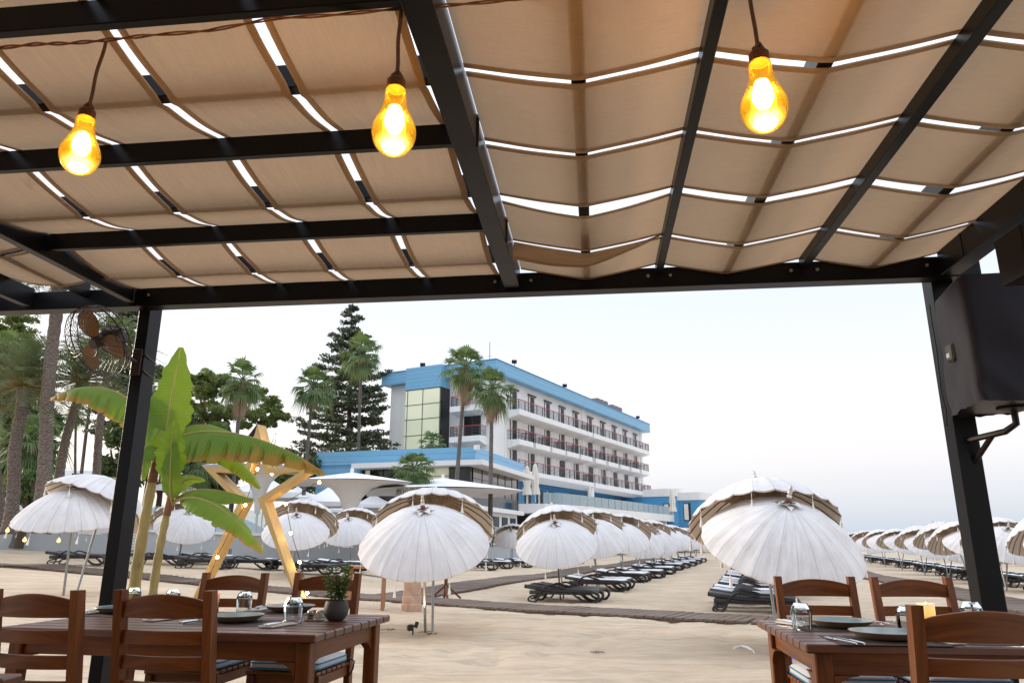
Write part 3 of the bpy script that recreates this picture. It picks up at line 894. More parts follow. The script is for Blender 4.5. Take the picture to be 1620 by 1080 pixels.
# ---------------------------------------------------------------- table settings
ZT = FL+.75
def T(px, py, z=ZT): return atz(px, py, z)
t = NT('glazed_plate'); P_ = t.n('SeparateXYZ', {0: t.obj}).outputs
rad = t.math('SQRT', t.math('ADD', t.math('POWER', P_[0], 2.0), t.math('POWER', P_[1], 2.0)))
nz = t.noise(t.obj, 30, 4)
cc = t.ramp(t.math('MULTIPLY', t.math('ADD', rad, t.math('MULTIPLY', nz, .012)), 6.0), [(.0,(.045,.14,.175)),(.62,(.075,.19,.235)),(.80,(.19,.29,.31)),(.86,(.52,.43,.34))])
M['plate'] = t.surf(t.pbr(t.mix(t.n('NewGeometry').outputs['Backfacing'], cc, (.2,.13,.09)), .28, **{'Specular IOR Level': .3}).outputs[0])
M['plate_under'] = plain('stoneware_underside', (.24,.16,.11), .5, .25, 30)
def make_plate(lab):
    o = thing('dinner_plate', lab, 'plate', (0,0,0), 0, 'teal glazed dinner plates')
    k = .145
    g = MB(); g.lathe([(.0005,.006),(.085,.006),(.100,.009),(.114,.017),(.138,.030),(k,.0345),(k+.001,.0325)], 48); g.build('glazed_face', M['plate'], o, 50)
    g = MB(); g.lathe([(.001,0),(.075,0),(.08,.001),(.108,.007),(.126,.018),(k+.001,.0323)], 48); g.build('underside', M['plate_under'], o, 50)
    return o
pl0 = make_plate('teal plate on the left table nearest the second near chair')
pl0.location = T(372,983)
def cp(o, px, py, lab, rz=0.0, dz=0.0): 
    p = T(px,py); return copy_tree(o, (p.x,p.y,p.z+dz), rz, lab)
M['mat'] = plain('dark_place_mat', (.035,.026,.022), .75, .3, 40, bump=.4)
def mk_mat(px, py, yaw, lab):
    p = T(px,py)
    g = MB(); g.box((0,0,.0012),(.44,.32,.0022),ch=.0008)
    o = g.build('place_mat', M['mat']); o.location = p; o.rotation_euler = (0,0,yaw); tag(o, lab, 'place mat', 'dark place mats')
for px, py, yaw, lab in ((380,984,-TYAW_L,'dark place mat under the nearest plate of the left table'),(456,968,-TYAW_L,'dark place mat under the far plate beside the candle'),(196,971,-TYAW_L,'dark place mat under the plate by the left post'),(1333,993,-TYAW_R,'dark place mat under the far plate of the right table'),(1397,1013,-TYAW_R,'dark place mat at the near edge of the right table'),(1592,1013,-TYAW_R,'dark place mat under the plate cut by the right edge')):
    mk_mat(px,py,yaw,lab)
pl0.location.z += .0026
cp(pl0,459,967,'teal plate on the far side of the left table behind the tumblers',dz=.0026)
cp(pl0,192,969,'teal plate on the left table right in front of the left post',dz=.0026)
cp(pl0,1332,992,'teal plate on the far side of the right table',dz=.0026)
cp(pl0,1402,1011,'teal plate at the near edge of the right table',dz=.0026)
cp(pl0,1612,1011,'teal plate cut off by the right edge of the photo',dz=.0026)
# upturned faceted tumblers
t = NT('tumbler_glass')
M['tumbler'] = t.surf(t.n('BsdfGlass', {'Color': (.96,.98,.98,1), 'Roughness': .0, 'IOR': 1.47}).outputs[0])
M['thinglass'] = mk_glass('thin_tumbler_wall', (.84,.87,.88))
def mk_tumbler(px, py, lab, k=1.0):
    g = MB()
    out = [(.0405,0),(.0425,.02),(.0450,.055),(.0465,.075),(.0400,.095),(.0300,.112),(.0290,.114)]
    inn = [(.001,.100),(.026,.099),(.036,.090),(.0425,.073),(.0415,.055),(.0393,.02),(.0375,0)]
    n = 14
    g.lathe(out[:5], n)
    o = g.build('tumbler', M['thinglass'], None, 20)
    g = MB(); g.lathe([(.001,.114),(.0290,.114),(.0300,.112),(.0400,.0952),(.0455,.0775),(.042,.0775),(.034,.090),(.024,.097),(.001,.098)], n); g.build('thick_base', M['tumbler'], o, 20); o.location = T(px,py); o.scale = (k,k,k); o.location.z += .0004
    tag(o, lab, 'drinking glass', 'upturned glass tumblers'); return o
mk_tumbler(385,967,'upturned glass tumbler between the candle and the far plate, left table')
mk_tumbler(463,984,'upturned glass tumbler next to the salt and pepper tray',1.08)
mk_tumbler(209,958,'upturned glass tumbler in front of the banana stem')
mk_tumbler(271,962,'upturned glass tumbler mostly hidden behind the second near chair')
mk_tumbler(1270,996,'upturned glass tumbler at the left end of the right table',1.05)
mk_tumbler(1438,1000,'upturned glass tumbler left of the glowing candle')
mk_tumbler(1541,996,'upturned glass tumbler in front of the right post',1.1)
# cutlery on folded napkins
M['napkin'] = plain('white_napkin', (.70,.69,.68), .9, .06, 12, bump=.3)
M['cutlery'] = plain('steel_cutlery', (.62,.62,.64), .18, .05, 10, Metallic=1.0)
def fork_mb():
    g = MB()
    g.tube([(0,-.10,.004),(0,-.02,.005),(0,.03,.006),(0,.05,.005)], [.0042,.0032,.0026,.004], 6)
    g.box((0,.062,.005),(.022,.026,.0022),ch=.0008)
    for k in range(4): g.bar((-.0085+k*.0057,.074,.005),(-.0085+k*.0057,.108,.007),.003,.002)
    return g
def knife_mb():
    g = MB()
    g.tube([(0,-.11,.005),(0,-.03,.005),(0,.0,.005)], [.005,.0048,.004], 6)
    g.prism([(-.004,0),(.006,0),(.009,.05),(.006,.10),(-.004,.115)], .0018, Matrix.Translation((0,0,.004)))
    return g
fmesh, kmesh = fork_mb().mesh('fork', M['cutlery']), knife_mb().mesh('knife', M['cutlery'])
gn = MB(); gn.box((0,0,.004),(.085,.20,.008),ch=.003); nmesh = gn.mesh('napkin', M['napkin'])
def cutlery(px, py, rz, where, napkin=True):
    p = T(px,py)
    dz = .0025
    if napkin:
        o = bpy.data.objects.new('napkin', nmesh); C.objects.link(o); o.location = p+Vector((0,0,dz)); o.rotation_euler = (0,0,rz)
        tag(o, 'folded white napkin '+where, 'napkin', 'folded napkins'); dz += .0085
    for nme, me, dx in (('fork',fmesh,-.018),('knife',kmesh,.018)):
        o = bpy.data.objects.new(nme, me); C.objects.link(o)
        o.location = p+Matrix.Rotation(rz,3,'Z') @ Vector((dx,0,dz)); o.rotation_euler = (0,0,rz+(.06 if nme=='fork' else -.03))
        tag(o, 'steel '+nme+(' on the napkin ' if napkin else ' lying ')+where, nme, 'steel '+nme+'s')
cutlery(440,990,-TYAW_L-R(10),'right of the nearest plate, left table')
cutlery(408,965,PI-TYAW_L+R(10),'beside the far plate, left table')
cutlery(135,971,-TYAW_L-R(14),'at the left end of the left table')
cutlery(258,980,-TYAW_L-R(14),'behind the second near chair')
cutlery(308,983,-TYAW_L-R(6),'left of the nearest plate, left table',False)
cutlery(1258,988,PI-TYAW_R+R(28),'under the left end tumbler, right table')
cutlery(1388,986,PI-TYAW_R+R(12),'right of the far plate, right table',False)
cutlery(1338,1015,-TYAW_R+R(14),'at the near left of the right table',False)
cutlery(1487,1015,-TYAW_R+R(20),'seen through the back of the near right chair')
cutlery(1580,1015,-TYAW_R+R(20),'left of the plate cut by the right edge',False)
# candles
t = NT('glowing_wax'); zz = t.n('SeparateXYZ', {0: t.obj}).outputs[2]
M['wax_lit'] = t.surf(t.n('AddShader', {0: t.pbr((.75,.45,.20), .5).outputs[0], 1: t.n('Emission', {'Color': t.ramp(t.math('MULTIPLY', zz, 9.0), [(.1,(1,.42,.05)),(.75,(1,.60,.17)),(.95,(.85,.5,.3))]), 'Strength': .13}).outputs[0]}).outputs[0])
M['wax_pale'] = plain('pale_wax', (.78,.52,.38), .5, .08, 8, **{'Subsurface Weight': .2})
M['flame'] = emit('candle_flame', (1,.55,.16), 10)
def candle(px, py, lit, lab):
    o = thing('candle_lamp', lab, 'candle', T(px,py), 0)
    g = MB(); g.lathe([(.001,.0),(.040,0),(.040,.055),(.036,.055),(.036,.008),(.001,.006)], 28); g.build('glass_base', M['glass'], o, 30)
    g = MB(); g.lathe([(.001,.012),(.0355,.012),(.0385,.058),(.0395,.105),(.037,.109),(.034,.106),(.033,.090),(.001,.088)], 28); g.build('wax_shell', M['wax_lit' if lit else 'wax_pale'], o, 40)
    g = MB(); g.lathe([(.0005,.089),(.005,.093),(.006,.098),(.003,.108),(.0004,.114)], 10)
    g.build('flame', M['flame'], o, 180)
candle(334,968,False,'pale candle behind the second near chair on the left table')
candle(1469,991,True,'glowing orange candle in the middle of the right table')
# salt and pepper tray
o = thing('condiment_tray', 'small silver tray with salt and pepper beside the potted plant', 'condiment tray', T(497,981), -TYAW_L)
g = MB(); g.box((0,0,.005),(.10,.05,.006),ch=.002)
for a in range(2):
    for z in (.018,.034): g.tube([(x,y,z) for x, y in rounded([(-.05,-.025),(.05,-.025),(.05,.025),(-.05,.025)],.014,4)], .0022, 6, closed=True)
for x in (-.047,.047):
    for y in (-.022,.022): g.tube([(x,y,.004),(x,y,.035)], .002, 5)
g.build('tray', M['silver'], o)
for x, mm in ((-.024,'redwood'),(.024,'tassel')):
    g = MB(); g.lathe([(.001,.008),(.017,.008),(.017,.034),(.012,.038)], 14, Matrix.Translation((x,0,0))); s_ = g.build('shaker', M[mm], o)
    g = MB(); g.lathe([(.013,.038),(.015,.041),(.012,.050),(.001,.053)], 14, Matrix.Translation((x,0,0))); g.build('shaker_cap', M['silver'], s_)
# potted plant
o = thing('potted_plant', 'small leafy plant in a round dark grey pot on the left table', 'potted plant', T(531,981), 0)
M['pot'] = plain('dark_grey_pot', (.055,.056,.062), .6, .15, 30, bump=.2)
g = MB(); g.lathe([(.001,0),(.034,0),(.050,.012),(.062,.035),(.065,.055),(.061,.080),(.056,.098),(.052,.100),(.052,.088),(.001,.086)], 32); g.build('pot', M['pot'], o, 40)
M['succ'] = mk_leaf('jade_leaf', (.020,.055,.016), (.075,.15,.040), (.25,.4,.08), 14)
M['stem'] = plain('green_stem', (.10,.11,.04), .7, .2, 20)
g = MB(); gl_ = MB(); rr = random.Random(5)
for s in range(9):
    a = rr.random()*6.28; ln = rr.uniform(.10,.215); sp = rr.uniform(.012,.06)
    p0 = Vector((.025*math.cos(a),.025*math.sin(a),.085)); p1 = p0+Vector((sp*math.cos(a),sp*math.sin(a),ln))
    g.tube([p0,p0.lerp(p1,.5)+Vector((.004,0,0)),p1], .0022, 5)
    nl = int(ln/.0115)
    for k in range(nl):
        u = .15+.87*k/nl; c = p0.lerp(p1,u)
        for q in range(2):
            az = k*1.9+q*PI+rr.random()*.6; el = rr.uniform(-.1,.8)
            d = Vector((math.cos(az)*math.cos(el),math.sin(az)*math.cos(el),math.sin(el))); sd_ = d.cross(Vector((0,0,1))).normalized(); up_ = sd_.cross(d)
            L_ = rr.uniform(.024,.040); w_ = L_*.30
            vs = [c, c+d*L_*.35+sd_*w_+up_*.003, c+d*L_*.75+sd_*w_*.9+up_*.002, c+d*L_-up_*.004, c+d*L_*.75-sd_*w_*.9+up_*.002, c+d*L_*.35-sd_*w_+up_*.003, c+d*L_*.5-up_*.002]
            gl_.add(vs, [(0,1,6),(1,2,6),(2,3,6),(3,4,6),(4,5,6),(5,0,6)])
g.build('stems', M['stem'], o); gl_.build('leaves', M['succ'], o, 60)
# ================================================================ BEACH PARASOLS
NR = 24
def canopy_pt(u, a, Rm=1.13, hd=.61):
    """u: 0 apex .. 1 rim, a: angle; apex at the origin, axis +z."""
    k = abs(math.sin(a*NR/2))
    r = Rm*u*(1-.016*k*u*u)
    z = -hd*u**2.1 - .020*k*u*(1-.2*u) + .035*(1-k)*max(0,u-.8)*0
    if u > .93: z -= (u-.93)*.5*(.85+.15*k)
    return Vector((r*math.cos(a), r*math.sin(a), z))
def make_parasol(kind, name='beach_parasol', detail=True):
    t = thing(name, '', 'parasol', (0,0,0), 0, 'white fringed beach parasols')
    if kind == 'front':
        base, apex, tilt = Vector((.0,.0,-.25)), Vector((0,-.85,2.0)), R(29)
        ax = Vector((0,-math.sin(tilt),math.cos(tilt)))
    else:
        base, apex, tilt = Vector((.05,.0,-.25)), Vector((0,.72,2.27)), R(31)
        ax = Vector((0,math.sin(tilt),math.cos(tilt)))
    q = Vector((0,0,1)).rotation_difference(ax).to_matrix().to_4x4()
    m = Matrix.Translation(apex) @ q
    nu, na = 12, 96
    for nm_, mat, off in (('canopy','cloth',0.0),('lining','lining',-.014)):
        g = MB(); vs = []
        for i in range(nu+1):
            u = .012+(.988)*(i/nu)
            for k in range(na):
                p = canopy_pt(u, 2*PI*k/na)
                p.z += off*(1 if u > .1 else .3)
                if off: p.x *= .996; p.y *= .996
                p.z += .006*mnoise.noise((p.x*4,p.y*4,off*99))
                vs.append(m @ p)
        fs, uvs = [], []
        for i in range(nu):
            for k in range(na):
                k2 = (k+1)%na
                fs.append((i*na+k,i*na+k2,(i+1)*na+k2,(i+1)*na+k) if not off else (i*na+k,(i+1)*na+k,(i+1)*na+k2,i*na+k2))
                a0, a1, v0, v1 = k/na,(k+1)/na,i/nu,(i+1)/nu
                uvs.append([(a0,v0),(a1,v0),(a1,v1),(a0,v1)] if not off else [(a0,v0),(a0,v1),(a1,v1),(a1,v0)])
        g.add(vs, fs, uvs); g.build(nm_, M[mat], t, 180)
    g = MB()
    for k in range(NR):
        a = 2*PI*k/NR
        g.tube([m @ (canopy_pt(u,a)*.995+Vector((0,0,-.028))) for u in (.06,.3,.55,.8,1.0)], .008, 4)
    g.build('ribs', M['rib'], t)
    g = MB()
    for k in range(NR*3):
        a = 2*PI*k/(NR*3)+.02
        p = canopy_pt(.46+.03*math.sin(k*7.1),a)+Vector((0,0,-.035))
        g.tube([m @ p, m @ Vector((p.x*.45,p.y*.45,-.20)), m @ Vector((.045*math.cos(a),.045*math.sin(a),-.34))], [.011,.009,.005], 3, cap=False)
    g.build('strut_ring', M['thread'], t, 0)
    g = MB(); hub = m @ Vector((0,0,-.36))
    g.tube([base, base.lerp(hub,.5), hub, m @ Vector((0,0,-.05))], .024, 10); g.tube([hub-ax*.04, hub+ax*.06], .05, 10)
    g.build('pole', M['steel'], t)
    g = MB()
    g.lathe([(.05,-.012),(.045,.02),(.030,.035)], 14, m); g.lathe([(r_*1.15,.10+(z_-.10)*1.5) for r_, z_ in ((.020,.10),(.033,.112),(.033,.125),(.020,.135),(.028,.150),(.028,.165),(.016,.178),(.024,.193),(.021,.212),(.001,.235))], 14, m)
    f = g.build('finial', M['silver'], t)
    g = MB(); g.lathe([(.028,.02),(.044,.04),(.044,.085),(.026,.10)], 14, m); g.build('finial_base', M['redpaint'], f)
    g = MB()
    for k in range(6):
        a = 2*PI*k/6+.3
        def pet(u, v, a=a, k=k):
            r_ = .02+.19*u; w_ = (.5+.9*math.sin(PI*min(1,u+.15)))*.055*(1-u**3)
            z = .035*(1-u)+.012*math.sin(u*6+k)+canopy_pt(r_/1.12,a).z+.008+.028*u*(k%2)
            return m @ (Vector((r_*math.cos(a),r_*math.sin(a),z+.012*abs(v-.5)))+Vector((-math.sin(a),math.cos(a),0))*(v-.5)*2*w_)
        g.grid(5, 4, pet)
    g.build('crown_petals', M['silver'], t, 180)
    for k in range(8):
        a = 2*PI*(k+.5)/8+.1
        p = m @ (canopy_pt(1.0,a)+Vector((0,0,-.02)))
        g = MB(); L = .11
        g.tube([p, p+Vector((0,0,-L))], .004, 4, cap=False)
        g.lathe([(.001,0),(.012,-.004),(.013,-.022),(.008,-.03),(.014,-.05),(.026,-.145),(.001,-.147)], 9, Matrix.Translation(p+Vector((0,0,-L+.01))))
        g.build('tassel', M['tassel'], t, 40)
    return t
pf = make_parasol('front'); pr = make_parasol('rear')
ORD = ['nearest','second','third','fourth','fifth','sixth','seventh','eighth','ninth','tenth','eleventh','twelfth','thirteenth','fourteenth']
used = {'f':False,'r':False}
def parasol(kind, x, y, rz, lab, sc=1.0, z=None, tilt=(0,0)):
    src = pf if kind == 'f' else pr
    z = ground(x,y) if z is None else z
    if not used[kind]:
        used[kind] = True; o = src; o.location = (x,y,z); o.rotation_euler = (0,0,rz); o['label'] = lab
    else: o = copy_tree(src, (x,y,z), rz, lab)
    o.scale = (sc,sc,sc); o.rotation_euler = (tilt[0],tilt[1],rz)
    return o
def pair(x, y, rz, where, sc=1.0, jit=.14, zr=0, tf=(0,0), tr=(0,0)):
    parasol('f', x, y, rz+random.uniform(-jit,jit), 'white parasol showing its top, '+where, sc*random.uniform(.96,1.04) if jit else sc, tilt=(tf[0]+random.uniform(-jit,jit)*.6, tf[1]+random.uniform(-jit,jit)*.6))
    parasol('r', x+.06, y+.05, rz+zr+random.uniform(-jit,jit), 'parasol showing its beige ribbed lining, '+where, sc*random.uniform(.99,1.05), tilt=(tr[0]+random.uniform(-jit,jit)*.6, tr[1]+random.uniform(-jit,jit)*.6))
pair(-1.50, 13.7, R(-1), 'centre of the beach by the wooden column', 1.0, 0, R(4))
pair(3.80, 11.5, R(7), 'right foreground above the far chairs', 1.0, 0, R(-14), (0,0), (R(7),0))
# pairs along the wall at left
L1 = gp(106,940)
x, y = -10.35, 18.0
parasol('f', x, y, R(8), 'white parasol at far left with hanging bulbs below its rim', 1.12, tilt=(R(-15),0))
parasol('r', x+.1, y+.1, R(-34), 'parasol with pale pink lining behind the left post', 1.14, tilt=(R(4),0))
M_rows = [(-13.2,30.3,'behind the banana stems',R(30)),(-7.45,26.4,'inside the right half of the wooden star',R(4)),(-7.1,34.0,'just right of the wooden star near the grey wall',R(4)),
          (-5.4,39.0,'by the grey wall, left of the central parasol',R(5)),(-2.3,45.5,'peeping out right of the central parasol',R(5)),(-.05,49.0,'by the grey wall right of the central parasol',R(0)),(-22.2,32.0,'cut off by the left edge of the photo',0),(-17.0,32.5,'hidden behind the left post near the wall',0)]
for x, y, wh, rz in M_rows: pair(x, y, rz, wh, 1.03)
rd = R(-6)
for k, tt in enumerate([0,4.6,8.9,13.1,17.2,21.3,25.4,29.6,34,38.5,43]):
    pair(1.32+.3256*tt, 21.15+tt, R(3), '%s of the row right of the centre boardwalk'%ORD[k], 1.0)
for k, tt in enumerate([5.8,10.2,14.6,19,23.4,27.8,32.2,36.6,41]):
    pair(3.95+.3256*tt, 11.5+tt, R(0), '%s of the row hidden behind the big right parasols'%ORD[k], 1.0)
for k, yy in enumerate([19.2,24.3,28.2,31.6,36.2,42,47.5,53.6,60,67]):
    pair(7.54+.3256*yy, yy, R(-2), '%s of the long row at the right'%ORD[k], .90)
for k, yy in enumerate([30,36,42,48,55,62,70]):
    pair(16.4+.3256*yy, yy, R(-2), '%s of the back row beyond the right post'%ORD[k], 1.0)

# ---------------------------------------------------------------- string of small bulbs hanging under the far left parasol
M['smallglow'] = emit('small_warm_bulb', (1,.62,.25), .35)
for i, (px, py) in enumerate(((12,838),(39,853),(93,854))):
    p = atd(px, py, 17.0)
    g = MB(); g.lathe([(.0008,-.055),(.03,-.045),(.042,-.015),(.032,.02),(.014,.04),(.012,.06)], 12)
    o = g.build('lantern_bulb', M['smallglow'], None, 180); o.location = p
    tag(o, ['pear shaped bulb under the far left parasol rim, leftmost','pear shaped bulb under the far left parasol rim, middle one','pear shaped bulb under the far left parasol rim, nearest the pole'][i], 'light bulb', 'pear shaped bulbs on the parasol')
    g = MB(); g.tube([(0,0,.05),(0,0,.26)], .004, 5); g.build('cord', M['rope'], o)

# ================================================================ SUN LOUNGERS (head at -x)
def make_lounger(label):
    t = thing('sun_lounger', label, 'sun lounger', (0,0,0), 0, 'charcoal sun loungers on the sand')
    g = MB()
    for k in range(26):
        x = -.92+k*.072; z = .305+max(0,-.25-x)*.14
        g.box((x,0,z),(.066,.60,.055), Matrix.Rotation(.14 if x < -.25 else 0,3,'Y'), ch=.003)
    g.build('slatted_bed', M['rattan'], t)
    def sm(P, n=5):
        P = [Vector(p) for p in P]; out = []
        for i in range(len(P)-1):
            a, b, c, d = P[max(i-1,0)], P[i], P[i+1], P[min(i+2,len(P)-1)]
            for j in range(n):
                u = j/n
                out.append(.5*((2*b)+(c-a)*u+(2*a-5*b+4*c-d)*u*u+(3*b-3*c+d-a)*u**3))
        return out+[P[-1]]
    for s in (-1,1):
        y = s*.32
        g = MB()
        rail = sm([(-.97,y,.40),(-.6,y,.35),(-.25,y,.31),(.3,y,.30),(.78,y,.29),(.93,y,.23),(.95,y,.13),(.86,y,.035),(.70,y,.02),(.55,y,.06),(.42,y,.16)])
        g.box((-.05,y*.97,.255),(1.60,.03,.10),ch=.008)
        g.tube(rail, [.048]*26+[.036]*(len(rail)-26), 6)
        arm = sm([(-.70,y*1.06,.02),(-.62,y*1.07,.10),(-.52,y*1.08,.30),(-.40,y*1.08,.40),(-.25,y*1.08,.435),(-.08,y*1.08,.39),(.15,y*1.06,.33),(.42,y*1.03,.14),(.60,y,.03)])
        g.tube(arm, [.025]*len(arm), 6)
        leg = sm([(-.48,y,.30),(-.62,y,.19),(-.80,y,.16),(-.88,y,.08),(-.80,y,.02),(-.68,y,.02)])
        g.tube(leg, .024, 6)
        g.build('side_frame', M['rattan'], t, 60)
    for x, z in ((-.80,.10),(.80,.05),(.2,.27)):
        g = MB(); g.tube([(x,-.32,z),(x,.32,z)], .02, 6); g.build('cross_rail', M['rattan'], t)
    return t
def add_pad(t, mat, nm_='seat_pad'):
    g = MB()
    g.grid(30, 6, lambda u, v: (-.95+1.85*u, -.28+.56*v, .33+max(0,-.25-(-.95+1.85*u))*.145+.045*(1-abs(2*v-1)**6)*(1-abs(2*u-1)**24)+.004*math.sin(u*40)))
    g.grid(30, 1, lambda u, v: (-.95+1.85*u, .28, .30+max(0,-.25-(-.95+1.85*u))*.145+.03*v))
    g.grid(30, 1, lambda u, v: (-.95+1.85*u, -.28, .33+max(0,-.25-(-.95+1.85*u))*.145-.03*v))
    g.build(nm_, M[mat], t, 60)
lb = make_lounger('bare charcoal lounger nearest the viewer in the row right of the centre boardwalk')
lw_ = make_lounger('x'); add_pad(lw_, 'pad')
lt_ = make_lounger('y'); add_pad(lt_, 'bluecloth', 'blue_cover')
first = {}
def lounger(src, x, y, rz, lab, sc=1.0):
    z = ground(x,y)-.01
    if src.name not in first:
        first[src.name] = 1; o = src; o.location = (x,y,z); o.rotation_euler = (0,0,rz); o['label'] = lab
    else: o = copy_tree(src, (x,y,z), rz, lab)
    o.scale = (sc,)*3
    return o
AR = math.atan2(-.31,.95)
def rowloungers(fx, ys, where, side=1, rz=AR, srcs=None, gap=.80, nq=2):
    for k, yy in enumerate(ys):
        for q in range(nq):
            s = (srcs[k] if srcs and k < len(srcs) else (lw_,lw_))[min(q,1)]
            x = fx(yy)+q*gap*.31; y = yy+q*gap
            lounger(s, x, y, rz+random.uniform(-.06,.06), '%s lounger, %s of %s set %s'%('bare charcoal' if s is lb else ('blue covered' if s is lt_ else 'white padded'), ('near one','far one' if nq == 2 else 'middle one','far one')[q], ORD[k], where))
rowloungers(lambda y: 1.35+.3256*(y-20.1), [20.1,24.2,28.2,32.3,36.4,40.5,44.6,48.8,53,57.4], 'right of the centre boardwalk', srcs=[(lb,lb)])
rowloungers(lambda y: 5.35+.3256*(y-17.2), [17.2,21.4,25.6,29.8,34,38.2,42.4,46.8,51.2], 'behind the big right parasol', rz=AR, srcs=[(lb,lw_)], gap=1.15, nq=3)
rowloungers(lambda y: 9.0+.3256*y, [18.2,21.6,25.6,29.8,33.6,38.6,44.2,50,56,62.5], 'in the long right hand row', rz=AR+.05, srcs=[(lw_,lw_),(lw_,lb)], gap=.95, nq=3)
rowloungers(lambda y: 17.7+.3256*y, [28.6,34.5,40.5,46.5,53,60], 'in the back row past the right post', rz=AR+.05, srcs=[(lw_,lw_),(lw_,lw_),(lt_,lw_),(lt_,lw_)])
LL = [(-14.9,26.5,0,lb,'bare charcoal lounger with a raised head, far left by the grey wall'),(-13.6,29.6,.1,lb,'dark lounger behind the left post'),
      (-12.3,31.0,.05,lw_,'white padded lounger between the banana stems and the wall'),(-11.2,28.0,-.1,lb,'bare dark lounger directly right of the banana stems'),(-9.9,29.0,-.1,lb,'bare dark lounger behind the wooden star left leg'),
      (-8.5,29.6,-.05,lw_,'white padded lounger seen through the wooden star'),(-7.2,27.8,-.3,lb,'dark lounger beside the wooden star right leg'),(-6.9,31.3,-.05,lw_,'white padded lounger right of the wooden star'),(-5.6,29.8,-.1,lb,'dark lounger behind the potted plant'),
      (-5.0,33.5,-.1,lw_,'white padded lounger left of the central parasol, by the wall'),(-3.8,31.5,-.15,lb,'dark lounger left under the central parasol rim'),
      (-1.75,37.2,-.25,lb,'bare dark lounger right of the central parasol rim'),(-1.0,39.4,-.25,lw_,'white padded lounger right of the central parasol, first'),(.1,41.6,-.25,lw_,'white padded lounger right of the central parasol, second'),(1.0,44.0,-.25,lw_,'white padded lounger right of the central parasol, third'),
      (1.9,46.6,-.25,lw_,'white padded lounger by the wall behind the row, fourth'),(2.9,49.6,-.25,lb,'bare dark lounger by the wall behind the row, fifth'),(3.9,52.5,-.25,lw_,'white padded lounger by the wall behind the row, sixth')]
for x, y, rz, s, lab in LL: lounger(s, x, y, rz, lab, 1.05)
# little dark side tables by the wall
def side_table(x, y, lab):
    o = thing('side_table', lab, 'side table', (x,y,ground(x,y)), .2, 'small dark side tables')
    g = MB(); g.box((0,0,.47),(.55,.55,.03),ch=.006); g.build('tabletop', M['rattan'], o)
    for sx in (-1,1):
        for sy in (-1,1):
            g = MB(); g.box((sx*.24,sy*.24,.228),(.035,.035,.456)); g.build('leg', M['rattan'], o)
side_table(-12.4,33.0,'small dark side table by the wall right of the banana stems')
side_table(-14.6,29.5,'small dark side table beside the far left lounger')

# ================================================================ WOODEN STAR WITH STRING LIGHTS
SD = 15.0
spts = [(413,672),(433,741),(511,743),(427,793),(503,985),(402,842),(277,985),(379,796),(314,737),(392,739)]
o = thing('wooden_star', 'tall pale wooden star frame with warm string lights on the sand', 'star frame', atd(395,985,SD), 0)
W0 = [atd(x,y,SD)-Vector(o.location) for x,y in spts]
W0 = [Vector((p.x,0,p.z)) for p in W0]
def inset(P, d):
    n = len(P); out = []
    area = sum(P[i].x*P[(i+1)%n].z-P[(i+1)%n].x*P[i].z for i in range(n))
    sg_ = 1 if area > 0 else -1
    for i in range(n):
        a, b, c = P[i-1], P[i], P[(i+1)%n]
        e1 = (b-a).normalized(); e2 = (c-b).normalized()
        n1 = Vector((-e1.z,0,e1.x))*sg_; n2 = Vector((-e2.z,0,e2.x))*sg_
        k = (n1+n2); k /= max(.25,k.dot(n1)); 
        out.append(b+k*d)
    return out
IN = inset(W0, .125)
foot = {4,6}
for i in range(10):
    j = (i+1)%10
    if i in (4,5): continue
    yaw = Matrix.Rotation(R(-16),4,'Z')
    a, b, c, d = W0[i], W0[j], IN[j], IN[i]
    g = MB(); dp = .30
    vs = [yaw @ (p+Vector((0,y,0))) for y in (-dp/2,dp/2) for p in (a,b,c,d)]
    fs = [(0,1,2,3),(7,6,5,4),(0,4,5,1),(1,5,6,2),(2,6,7,3),(3,7,4,0)]
    off = random.random()*20; L = (b-a).length
    uq = [(off,0),(off+L,0),(off+L,.14),(off,.14)]
    u2 = [(off,.3),(off,.6),(off+L,.6),(off+L,.3)]
    g.add(vs, fs, [uq,uq,u2,[(off,.3),(off,.6),(off+.1,.6),(off+.1,.3)],u2,[(off,.3),(off,.6),(off+.1,.6),(off+.1,.3)]])
    g.build('frame_board', M['pine'], o, 20)
yaw = Matrix.Rotation(R(-16),4,'Z')
for q, (A_, B_) in enumerate(((3,4),(7,6))):
    pass
M['starbulb'] = emit('string_bulb', (1,.60,.20), 14)
bl_ = [(344,880),(365,838),(407,741),(452,796),(460,842),(474,888),(486,937),(430,748),(505,762),(388,798),(436,690),(330,915)]
SP = 0
for k, (x, y) in enumerate(bl_):
    p = atd(x,y,SD-.12)-Vector(o.location)
    g = MB(); g.lathe([(.0008,-.036),(.020,-.030),(.028,-.012),(.024,.008),(.010,.022)], 10, Matrix.Translation(p)); b_ = g.build('string_bulb', M['starbulb'], o, 180)
    g = MB(); g.lathe([(.012,.018),(.012,.05),(.001,.052)], 8, Matrix.Translation(p)); g.build('socket', M['strap'], b_)
g = MB(); ch_ = [(430,748),(436,690),(407,741),(388,798),(365,838),(344,880),(330,915)]
def wire(ch_):
    ps = [atd(x,y,SD-.10)-Vector(o.location)+Vector((0,0,.04)) for x,y in ch_]; out = []
    for a, b in zip(ps,ps[1:]):
        for j in range(6):
            u = j/6; out.append(a.lerp(b,u)+Vector((0,.01,-.10*u*(1-u))))
    return out+[ps[-1]]
g.tube(wire(ch_), .006, 5); g.tube(wire([(430,748),(505,762),(452,796),(460,842),(474,888),(486,937)]), .006, 5)
g.build('light_cable', M['strap'], o)

